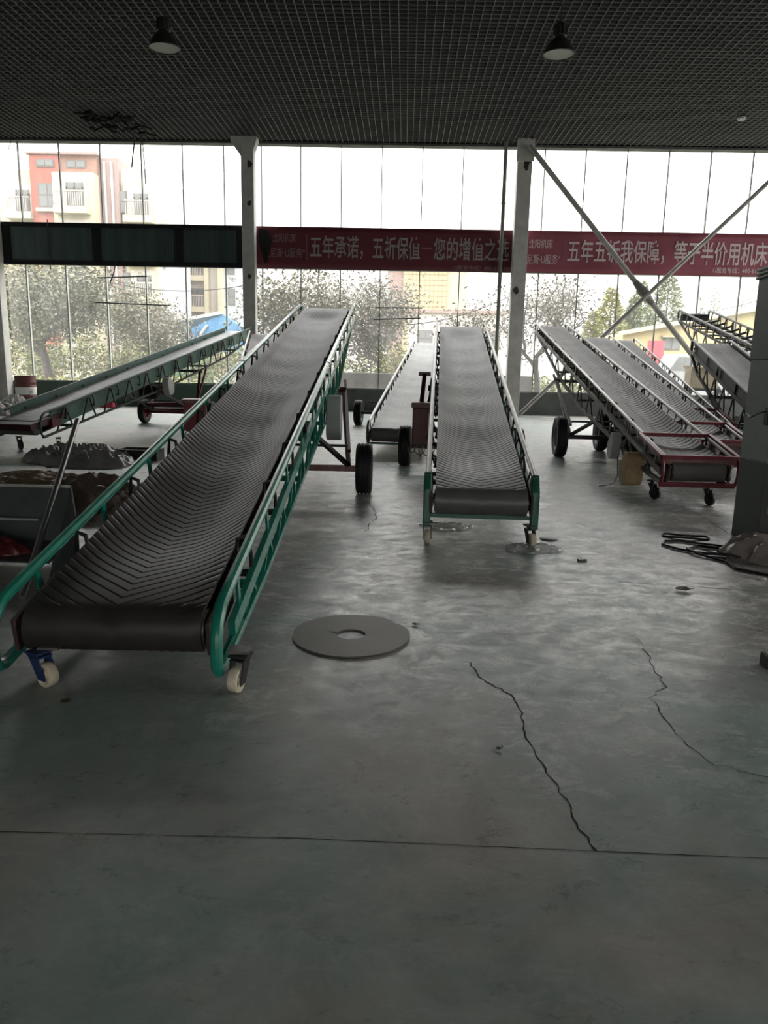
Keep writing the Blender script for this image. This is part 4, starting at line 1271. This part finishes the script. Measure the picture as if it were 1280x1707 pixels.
leaf('dry_leaf', 'tiny dark scrap on open floor between the two long cracks', .42, 2.82, .025, 6, M['iron'])
m = MB().box(-.035, .035, -.02, .02, 0, .018); o = m.build('wood_chip', M['grey_frame'], smooth=False, bevel=.003); o.location = (1.46, 5.87, 0); o.rotation_euler.z = .15
tag(o, 'small flat grey block on the floor ahead of the middle conveyor', 'litter', 'bits of litter on the floor')
m = MB().lathe([(.028, .002), (.032, .012), (.022, .02), (.018, .010)], (0, 0, 0), 'z', 14, closed=True); o = m.build('tape_ring', M['guard_white']); o.location = (2.70, 5.46, 0)
tag(o, 'small white ring on the floor under the black cable end', 'litter', 'bits of litter on the floor')
m = MB().lathe([(0, 0), (.075, 0), (.08, .006), (.07, .012), (0, .012)], (0, 0, 0), 'z', 22); o = m.build('round_lid', M['grey_frame']); o.location = (1.33, 6.60, 0)
tag(o, 'small round grey lid on the floor beside the middle conveyor', 'lid')
ce = empty('caster', (2.02, 3.78, 0)); tag(ce, 'black caster wheel lying at the right edge of the floor', 'caster')
m = MB().lathe([(0, -.018), (.02, -.02), (.035, -.018), (.042, -.01), (.042, .01), (.035, .018), (.02, .02), (0, .018)], (0, 0, .043), 'y', 22); m.build('wheel', M['black'], parent=ce)
m = MB().box(-.075, .02, -.028, -.022, .02, .06); m.box(-.075, .02, .022, .028, .02, .06); m.box(-.09, -.07, -.04, .04, .0, .07); m.build('fork', M['iron'], parent=ce, smooth=False)
# clear plastic sheet scraps at the middle conveyor's casters
o = crumple('plastic_wrap', 1.12, 6.22, .24, .14, .05, M['plastic'], 61, fold=9, ridge=.9); tag(o, 'clear plastic wrap crumpled round the right caster of the middle conveyor', 'plastic wrap', 'clear plastic wrap under the middle conveyor')
o = crumple('plastic_wrap', .42, 7.0, .26, .12, .04, M['plastic'], 67, fold=9, ridge=.9); tag(o, 'clear plastic wrap lying behind the left caster of the middle conveyor', 'plastic wrap', 'clear plastic wrap under the middle conveyor')
# cartons and grinder shapes between the dark conveyors, by the sill
ct = empty('carton', (8.35, 21.7, 0)); tag(ct, 'pale carton on a dark stand behind the dark conveyors', 'carton')
MB().box(-.38, .38, -.25, .25, .95, 1.45).build('carton_body', M['box'], parent=ct, bevel=.01)
m = MB(); m.prism([(-.38, -.25, 1.45), (.38, -.25, 1.45), (.44, -.42, 1.52), (-.44, -.42, 1.52)], (0, 0, .01)); m.prism([(-.38, .25, 1.45), (.38, .25, 1.45), (.4, .40, 1.55), (-.4, .40, 1.55)], (0, 0, .01)); m.build('carton_flap', M['box'], parent=ct, smooth=False)
m = MB().box(-.42, .42, -.3, .3, .88, .95)
for sx_ in (-.38, .38):
    for sy in (-.26, .26): m.box(sx_ - .03, sx_ + .03, sy - .03, sy + .03, 0, .88)
m.build('stand', M['black_frame'], parent=ct, smooth=False)

# ------------------------------------------------------------------ outdoors
GZ = -.1
struct(MB().box(-70, 80, YW + .25, 140, GZ - .3, GZ).build('ground', M['ground'], smooth=False))
struct(MB().box(-5.0, 4.2, 25.2, 25.5, GZ, 1.12).build('yard_parapet', M['kerb'], smooth=False))

def tree(label, x, y, h, crown, leafm, nleaf, seed, trunk_h=1.2, lean=0.0, leafsz=.09, name='broadleaf_tree', r0=.12, density=1.0):
    """branching trunk with individual leaves gathered round the twig ends"""
    random.seed(seed)
    root = empty(name, (x, y, GZ)); tag(root, label, 'tree', 'trees outside the glass')
    m = MB(); tips = []
    def grow(p, d, ln, r, lev):
        pts = [p]; rs = [r]
        n = 4
        for i in range(n):
            d = (d + Vector((random.uniform(-.22, .22), random.uniform(-.22, .22), random.uniform(-.05, .16)))).normalized()
            p = p + d * ln / n
            pts.append(p); rs.append(r * (1 - .4 * (i + 1) / n))
        m.tube(pts, rs, 7 if lev < 2 else 5, caps=False)
        if lev >= 3: tips.extend(pts[1:]); return
        if lev == 2: tips.extend(pts[1:])
        if lev == 1: tips.extend(pts[3:])
        k = 3 if lev == 0 else random.choice((3, 4))
        for j in range(k):
            a = random.uniform(0, 2 * math.pi) + j * 2.1
            sp = random.uniform(.5, .95)
            nd = (d * .8 + Vector((math.cos(a) * sp * crown[0], math.sin(a) * sp * crown[0], random.uniform(.0, .5) * crown[1]))).normalized()
            grow(pts[random.choice((2, 3, 4))] if lev else pts[-1 - (j % 2)], nd, ln * random.uniform(.62, .85), r * .55, lev + 1)
    grow(Vector((0, 0, 0)), Vector((lean, 0, 1)).normalized(), trunk_h, r0, 0)
    zmax = max(p.z for p in tips); sc = h / zmax
    for q in range(len(m.v)): m.v[q] = tuple(Vector(m.v[q]) * sc)
    m.build('trunk', M['bark'], parent=root)
    f = MB()
    vs = []; fs = []
    for i in range(nleaf):
        t = random.choice(tips) * sc
        p = t + Vector((random.gauss(0, .36), random.gauss(0, .36), random.gauss(0, .30))) * density
        a = Vector((random.uniform(-1, 1), random.uniform(-1, 1), random.uniform(-1, .3))).normalized()
        b = a.cross(Vector((random.uniform(-1, 1), random.uniform(-1, 1), random.uniform(-1, 1)))).normalized()
        L_ = leafsz * random.uniform(.6, 1.3)
        o = len(vs)
        vs += [p - a * L_, p + b * L_ * .42, p + a * L_, p - b * L_ * .42]
        fs.append((o, o + 1, o + 2, o + 3))
    f.add(vs, fs)
    f.build('foliage', leafm, parent=root, smooth=False)
    return root
tree('dense olive broadleaf tree forking low, filling the left lower windows', -13.2, 28.5, 4.9, (1.5, .35), M['leaf1'], 12500, 4, trunk_h=1.1, leafsz=.085, r0=.11, density=1.15)
tree('smaller grey-green tree at the right of the dense forked tree', -9.9, 30.5, 4.4, (.9, .7), M['leaf2'], 4200, 9, trunk_h=1.4, leafsz=.08)
tree('airy thin-leaved tree behind the upper end of the big green conveyor', -3.4, 28.0, 4.7, (1.3, .45), M['leaf2'], 8500, 21, trunk_h=1.3, lean=.15, leafsz=.08, r0=.09, density=1.3)
tree('airy grey-brown tree in the centre window behind the dark rods', -.9, 29.5, 4.4, (1.3, .45), M['leaf3'], 8000, 33, trunk_h=1.3, lean=-.1, leafsz=.08, r0=.09, density=1.3)
tree('thin tree right behind the white column and slim pipe', 2.6, 29.5, 3.9, (.8, .6), M['leaf3'], 1500, 37, trunk_h=1.4, leafsz=.08)
tree('sparse grey tree just right of the white column', 5.0, 28.5, 4.6, (1.1, .55), M['leaf3'], 5200, 45, trunk_h=1.3, lean=.05, leafsz=.065, r0=.09, density=1.2)
tree('small yellow tree low in the centre window', -.35, 26.8, 1.95, (.7, .6), M['leaf_y'], 1500, 51, trunk_h=.6, leafsz=.06, r0=.04)
tree('bare-looking twiggy tree beside the blue canopy', -7.9, 29.5, 3.7, (.7, .8), M['leaf3'], 260, 57, trunk_h=1.3, leafsz=.05, r0=.07)
tree('second dense tree filling the gap behind the forked tree', -16.6, 33.5, 5.4, (1.4, .4), M['leaf2'], 8000, 71, trunk_h=1.1, leafsz=.09, r0=.1, density=1.3)
tree('broad low tree in front of the cream balconies, behind the left rods', -12.9, 34.5, 4.2, (1.4, .4), M['leaf1'], 7000, 75, trunk_h=.9, leafsz=.09, r0=.1, density=1.3)
def conifer(label, x, y, h, r, leafm, n, seed, tiers=16):
    random.seed(seed)
    root = empty('conifer', (x, y, GZ)); tag(root, label, 'tree', 'trees outside the glass')
    MB().tube([(0, 0, 0), (0, 0, h * .5), (0, 0, h)], [.16, .1, .02], 8).build('trunk', M['bark'], parent=root)
    vs = []; fs = []
    for i in range(n):
        t = random.random() ** .7
        z = h * (1 - t * .95) 
        rr = r * (t ** .8) * random.uniform(.35, 1.08) * (1 + .15 * math.sin(z * 5))
        a_ = random.uniform(0, 2 * math.pi)
        p = Vector((rr * math.cos(a_), rr * math.sin(a_), z))
        d = Vector((math.cos(a_), math.sin(a_), random.uniform(-.4, .9))).normalized()
        b = d.cross(Vector((random.uniform(-1, 1), random.uniform(-1, 1), 1))).normalized()
        L_ = .20 * random.uniform(.6, 1.4)
        o = len(vs)
        vs += [p, p + d * L_ + b * L_ * .35, p + d * L_ * 1.7, p + d * L_ - b * L_ * .35]
        fs.append((o, o+1, o+2, o+3))
    m = MB(); m.add(vs, fs); m.build('foliage', leafm, parent=root, smooth=False)
conifer('yellow-green conical tree, tallest of the pair left of the brace crossing', 14.4, 55, 6.9, 1.9, M['leaf_y'], 4200, 3)
conifer('lower yellow-green conical tree beside the tallest pale one', 13.0, 54, 5.2, 1.3, M['leaf_y'], 2600, 6)
conifer('bushy yellow-green tree behind the yellow building corner', 16.3, 56, 6.4, 1.7, M['leaf_g'], 3200, 8)
conifer('tall dark green conifer right of the brace crossing', 22.6, 68, 9.6, 2.8, M['leaf_g'], 5200, 12)
conifer('second dark green conifer right of the brace crossing', 19.8, 66, 8.6, 2.0, M['leaf_g'], 3600, 15)
for i, (x, h) in enumerate(((33.0, 9.2), (34.5, 10.6), (37.5, 9.6), (45.5, 9.4))):
    conifer(('tiny far conifer, first one left over the yellow roof', 'tiny far conifer, highest over the yellow roof', 'tiny far conifer over the middle of the yellow roof', 'tiny far conifer at the right end of the yellow roof')[i], x, 88, h, 1.0, M['leaf_g'], 500, 30 + i)

def hedge(label, x0, x1, y0, y1, h, leafm, n, seed):
    random.seed(seed)
    vs = []; fs = []
    for i in range(n):
        x = random.uniform(x0, x1); y = random.uniform(y0, y1)
        hh = h * (.75 + .35 * noise.noise(Vector((x * .9, y * .9, seed))))
        z = GZ + hh * random.random() ** .6
        a_ = Vector((random.uniform(-1, 1), random.uniform(-1, 1), random.uniform(-.3, 1))).normalized()
        b = a_.cross(Vector((random.uniform(-1, 1), random.uniform(-1, 1), random.uniform(-1, 1)))).normalized()
        L_ = random.uniform(.05, .11)
        p = Vector((x, y, z)); o = len(vs)
        vs += [p - a_ * L_, p + b * L_ * .45, p + a_ * L_, p - b * L_ * .45]; fs.append((o, o+1, o+2, o+3))
    m = MB(); m.add(vs, fs)
    o = m.build('hedge', leafm, smooth=False); tag(o, label, 'hedge', kind='stuff')
hedge('yellow-green shrubs growing under the left trees outside', -17, -5.0, 30.5, 33.0, 2.75, M['hedge'], 12000, 2)
hedge('pale shrubs growing beyond the low parapet in the centre', -4.5, 3.0, 30.5, 33.0, 2.2, M['hedge'], 5500, 5)
hedge('low shrubs growing under the sparse grey tree', 3.3, 8.5, 30.5, 32.5, 1.3, M['hedge'], 3600, 8)
hedge('short lawn edge growing below the left windows', -15, -5.5, 26.0, 30.0, .95, M['leaf_y'], 5000, 11)

# apartment blocks
def win(parent, x, y, z, w, h, fr=.10, cols=2, rows=2, ax='x'):
    """recessed window: dark frame, panes"""
    f = MB()
    if ax == 'x':
        f.box(x, x + w, y - .06, y + .04, z, z + h)
    else:
        f.box(y - .04, y + .06, x, x + w, z, z + h)
    fo = f.build('window', M['b_frame'], parent=parent, smooth=False)
    p = MB()
    for i in range(cols):
        for j in range(rows):
            a = x + fr + i * (w - fr) / cols; b = x + (i + 1) * (w - fr) / cols
            c = z + fr + j * (h - fr) / rows; d = z + (j + 1) * (h - fr) / rows
            if ax == 'x': p.box(a, b, y - .09, y - .05, c, d)
            else: p.box(y + .05, y + .09, a, b, c, d)
    p.build('window_pane', M['b_win'] if ax == 'x' else M['b_win'], parent=fo, smooth=False)

def balcony(parent, x, y, z, w, h, wall, dark=True):
    m = MB()
    m.box(x, x + w, y - .05, y + .0, z, z + h)
    ho = m.build('balcony_recess', M['b_pink'], parent=parent, smooth=False)
    k = MB().box(x + w * .28, x + w * .86, y - .10, y - .04, z + .05, z + h * .82)
    k.build('balcony_door', M['b_win'], parent=ho, smooth=False)
    k = MB()
    for i in range(3): k.box(x + w * (.28 + .27 * i), x + w * (.28 + .27 * i) + .1, y - .14, y - .08, z + .05, z + h * .82)
    k.box(x + w * .28, x + w * .9, y - .14, y - .08, z + h * .62, z + h * .68)
    k.build('door_frame', M['b_frame'], parent=ho, smooth=False)
    rl = MB()
    for i in range(int(w / .16)): rl.box(x + .05 + i * .16, x + .10 + i * .16, y - .72, y - .66, z + .1, z + 1.1)
    rl.box(x, x + w, y - .75, y - .63, z + 1.05, z + 1.15)
    rl.build('balcony_railing', M['b_rail'], parent=parent, smooth=False)
    sl2 = MB().box(x - .15, x + w + .15, y - .8, y, z - .45, z + .05)
    sl2.build('balcony_slab', M['b_cream'], parent=parent, smooth=False)

ap = empty('apartment_block', (-26, 60, GZ)); tag(ap, 'apartment block with a brick red front and cream balconies', 'building', 'apartment blocks across the yard')
ox = 26
def bx(x0, x1, y0, y1, z0, z1, mt, nm='wall'):
    return MB().box(x0 + ox, x1 + ox, y0 - 60, y1 - 60, z0 - GZ, z1 - GZ).build(nm, mt, parent=ap, smooth=False)
bx(-34, -28.77, 60.4, 76, GZ, 15.2, M['b_cream'])
bx(-28.77, -26.5, 60.0, 76, GZ, 16.35, M['b_red'])
bx(-26.5, -23.7, 60.2, 76, GZ, 16.35, M['b_brick'])
MB().box(-26.65 + ox, -23.55 + ox, -1.0, .1, -GZ, 14.9).build('balcony_wall', M['b_cream'], parent=ap, smooth=False)
bx(-23.7, -22.2, 60.6, 70, GZ, 16.2, M['b_mauve'])
bx(-22.2, -19.5, 61.0, 68, GZ, 15.5, M['b_pink'])
MB().box(-21.9 + ox, -19.45 + ox, .6, 2.0, -GZ, 14.7).build('balcony_wall', M['b_cream'], parent=ap, smooth=False)
MB().prism([(-19.5 + ox, .95, 0), (-18.85 + ox, 7.5, 0), (-21 + ox, 7.5, 0), (-21 + ox, .95, 0)], (0, 0, 15.2 - GZ)).build('wall', M['b_white'], parent=ap, smooth=False)
m = MB()
for x in (-23.25, -22.7): m.tube([(x + ox, .5, 0), (x + ox, .5, 16)], .1, 6)
m.build('drain_pipe', M['white_paint'], parent=ap)
win(ap, -28.2 + ox, 0, 15.45, 1.35, .55, .08, 2, 1)
win(ap, -26.0 + ox, .2, 15.45, 1.5, .55, .08, 2, 1)
for k in range(5):
    z = 12.55 - k * 3.0
    win(ap, -28.2 + ox, 0, z, 1.5, 1.75, .1, 2, 2)
    MB().box(-28.35 + ox, -26.6 + ox, -.3, 0, z - .3, z - .05).build('sill_ledge', M['b_cream'], parent=ap, smooth=False)
    balcony(ap, -26.2 + ox, -1.0, z - .2, 2.2, 2.2, None)
    balcony(ap, -21.6 + ox, .6, z - .5, 1.85, 2.1, None)
    balcony(ap, -30.6 + ox, .4, z - .4, 1.75, 2.1, None)
    win(ap, -22.15 + ox, .56, z - .2, .5, 1.6, .08, 1, 2)
    MB().box(-19.4 + ox, -18.9 + ox, 1.7, 2.3, z - .9, z - .4).build('air_conditioner', M['b_pink'], parent=ap, smooth=False)
MB().box(-29 + ox, -23.5 + ox, -.15, .6, 16.35, 16.5).build('parapet_cap', M['b_mauve'], parent=ap, smooth=False)

a2 = empty('apartment_block', (-18.9, 75, GZ)); tag(a2, 'pale apartment block with stacked balconies above the blue canopy', 'building', 'apartment blocks across the yard')
for x0, x1, y0, mt, zt in ((-4.6, -2.9, .3, M['b_mauve'], 12.0), (-2.9, 1.2, 0, M['b_pink'], 12.6), (1.2, 3.2, .4, M['b_white'], 12.2)):
    MB().box(x0, x1, y0, 12, 0, zt).build('wall', mt, parent=a2, smooth=False)
m = MB()
for x in (-2.9, -.3, 1.0): m.box(x - .2, x + .2, -.9, 0, 0, 12.6)
m.build('balcony_pier', M['b_cream'], parent=a2, smooth=False)
for k in range(4):
    z = 9.2 - k * 2.9
    balcony(a2, -2.5, -.02, z, 2.0, 2.2, None)
    win(a2, 1.5, .4, z + .3, .7, 1.6, .08, 1, 2)
    win(a2, -4.2, .3, z + .3, .8, 1.6, .08, 1, 2)

tb = empty('tower_block', (2.0, 90, GZ)); tag(tb, 'tall tan tiled tower faint in the centre window', 'building')
MB().box(-2.4, 2.6, 0, 10, 0, 16).build('wall', M['b_tan'], parent=tb, smooth=False)
MB().box(2.6, 4.9, .4, 10, 0, 16).build('side_wall', M['b_cream'], parent=tb, smooth=False)
MB().box(-4.2, -2.4, .5, 10, 0, 15.5).build('rear_wall', M['b_mauve'], parent=tb, smooth=False)
m = MB()
for i in range(11): m.box(-2.4 + i * .5 - .03, -2.4 + i * .5 + .03, -.03, 0, 0, 16)
for i in range(26): m.box(-2.4, 2.6, -.03, 0, .6 + i * .6 - .03, .6 + i * .6 + .03)
m.build('tile_grid', M['b_line'], parent=tb, smooth=False)
lb_ = empty('low_building', (3.0, 60, GZ)); tag(lb_, 'low pale building at the foot of the tan tower', 'building')
MB().box(-2.8, 4.6, 0, 5, 0, 5.3).build('wall', M['b_pink'], parent=lb_, smooth=False)
MB().box(-3.0, 4.8, -.2, 5.2, 5.3, 5.55).build('roof', M['b_mauve'], parent=lb_, smooth=False)
for x in (-2.0, -.2, 1.6, 3.2): win(lb_, x, 0, 2.6, 1.1, 1.4)

yb_ = empty('yellow_hall', (16, 45, GZ)); tag(yb_, 'low yellow hall with a sloping roof at the right', 'building')
MB().prism([(-3.4, 0, 0), (12, 0, 0), (12, 0, 4.9), (4.2, 0, 4.9), (-3.4, 0, 3.4)], (0, 6, 0)).build('wall', M['b_yellow'], parent=yb_, smooth=False)
m = MB().beam((-3.7, -.2, 3.42), (4.2, -.2, 4.98), .5, .22); m.beam((4.2, -.2, 4.98), (12.2, -.2, 4.98), .5, .22)
m.build('roof_edge', M['b_cream'], parent=yb_, smooth=False)
win(yb_, -1.1, 0, 2.55, 1.0, .75, .07, 2, 1)
win(yb_, 3.6, 0, 2.2, 1.6, 1.2, .07, 2, 1)
MB().box(-1.25, .05, -.4, 0, 3.25, 3.35).build('window_canopy', M['b_line'], parent=yb_, smooth=False)
rs = empty('sign_board', (14.0, 43.0, GZ)); tag(rs, 'red sign board standing before the yellow hall', 'sign')
MB().box(-.55, .35, 0, .1, .9, 3.0).build('board', M['red_sign'], parent=rs, smooth=False)
m = MB(); m.box(-.5, -.42, .02, .08, 0, .9); m.box(.22, .30, .02, .08, 0, .9); m.build('post', M['b_frame'], parent=rs, smooth=False)

vn = empty('van', (12.3, 33, GZ)); tag(vn, 'grey van parked outside beyond the dark conveyors', 'van')
m = MB().prism([(-1.35, 0, .35), (1.9, 0, .35), (1.9, 0, 1.9), (1.7, 0, 2.15), (-.7, 0, 2.15), (-1.1, 0, 1.45), (-1.35, 0, 1.2)], (0, 1.7, 0))
m.build('van_body', M['van'], parent=vn, bevel=.06)
m = MB()
m.prism([(-.98, -.012, 1.45), (-.62, -.012, 2.02), (.0, -.012, 2.02), (.0, -.012, 1.45)], (0, .02, 0)); m.prism([(.12, -.012, 1.45), (.12, -.012, 2.02), (1.6, -.012, 2.02), (1.6, -.012, 1.45)], (0, .02, 0))
m.build('van_window', M['b_win'], parent=vn, smooth=False)
for x in (-.75, 1.2):
    MB().lathe([(0, -.1), (.2, -.1), (.33, -.09), (.35, -.05), (.35, .1), (0, .1)], (x, .08, .35), 'y', 24).build('tyre', M['tyre'], parent=vn)
MB().box(-1.4, -1.3, .2, 1.5, .45, .65).build('bumper', M['b_frame'], parent=vn, smooth=False)

cn = empty('blue_canopy', (-9.6, 36, GZ)); tag(cn, 'blue sheet canopy with a white edge beside the left trees', 'canopy')
MB().prism([(-2.3, 0, 3.0), (.95, 0, 3.62), (2.1, 1.5, 2.75), (2.1, 3.5, 2.6), (-1.2, 3.5, 2.7)], (0, 0, .05)).build('canopy_sheet', M['blue_roof'], parent=cn, smooth=False)
MB().prism([(.95, -.02, 3.62), (2.4, -.02, 2.7), (2.4, -.02, 1.7), (-.6, -.02, 1.9), (-1.1, -.02, 2.6)], (0, .04, 0)).build('canopy_side', M['blue_roof'], parent=cn, smooth=False)
m = MB().beam((-2.4, -.06, 3.02), (1.0, -.06, 3.68), .12, .14); m.build('canopy_edge', M['white_paint'], parent=cn, smooth=False)
m = MB().tube([(-.4, -.1, 2.15), (.3, -.1, 3.1)], .06, 6)
for x in (-1.7, 2.0): m.tube([(x, .2, 0), (x, .2, 2.9)], .06, 6)
m.build('canopy_post', M['white_paint'], parent=cn)
gf = empty('green_fence', (-10.8, 34, GZ)); tag(gf, 'green sheet fence standing in front of the blue canopy', 'fence')
MB().prism([(-1.3, 0, 0), (2.2, 0, 0), (2.2, 0, 1.95), (-1.1, 0, 2.35)], (0, .05, 0)).build('fence_sheet', M['green_mesh'], parent=gf, smooth=False)
m = MB()
for x in (-1.2, .2, 1.4): m.tube([(x, -.05, 0), (x, -.05, 2.25)], .035, 6)
m.build('post', M['white_paint'], parent=gf)

def cable(label, p0, p1, sag, r=.012):
    pts = [Vector(p0).lerp(Vector(p1), k / 16) - Vector((0, 0, sag * 4 * (k / 16) * (1 - k / 16))) for k in range(17)]
    o = MB().tube(pts, r, 5).build('overhead_cable', M['wire']); tag(o, label, 'cable', 'cables strung outside the glass')
cable('thin cable strung outside the left lower windows', (-10.5, 23.5, 4.1), (-4.6, 23.5, 3.75), .42)
cable('thin cable strung outside from the white column across the centre window', (-4.6, 23.5, 3.75), (3.2, 23.5, 3.55), 1.05)
cable('thin cable strung outside across the conical trees', (5.5, 26, 3.2), (13, 26, 4.2), .5)
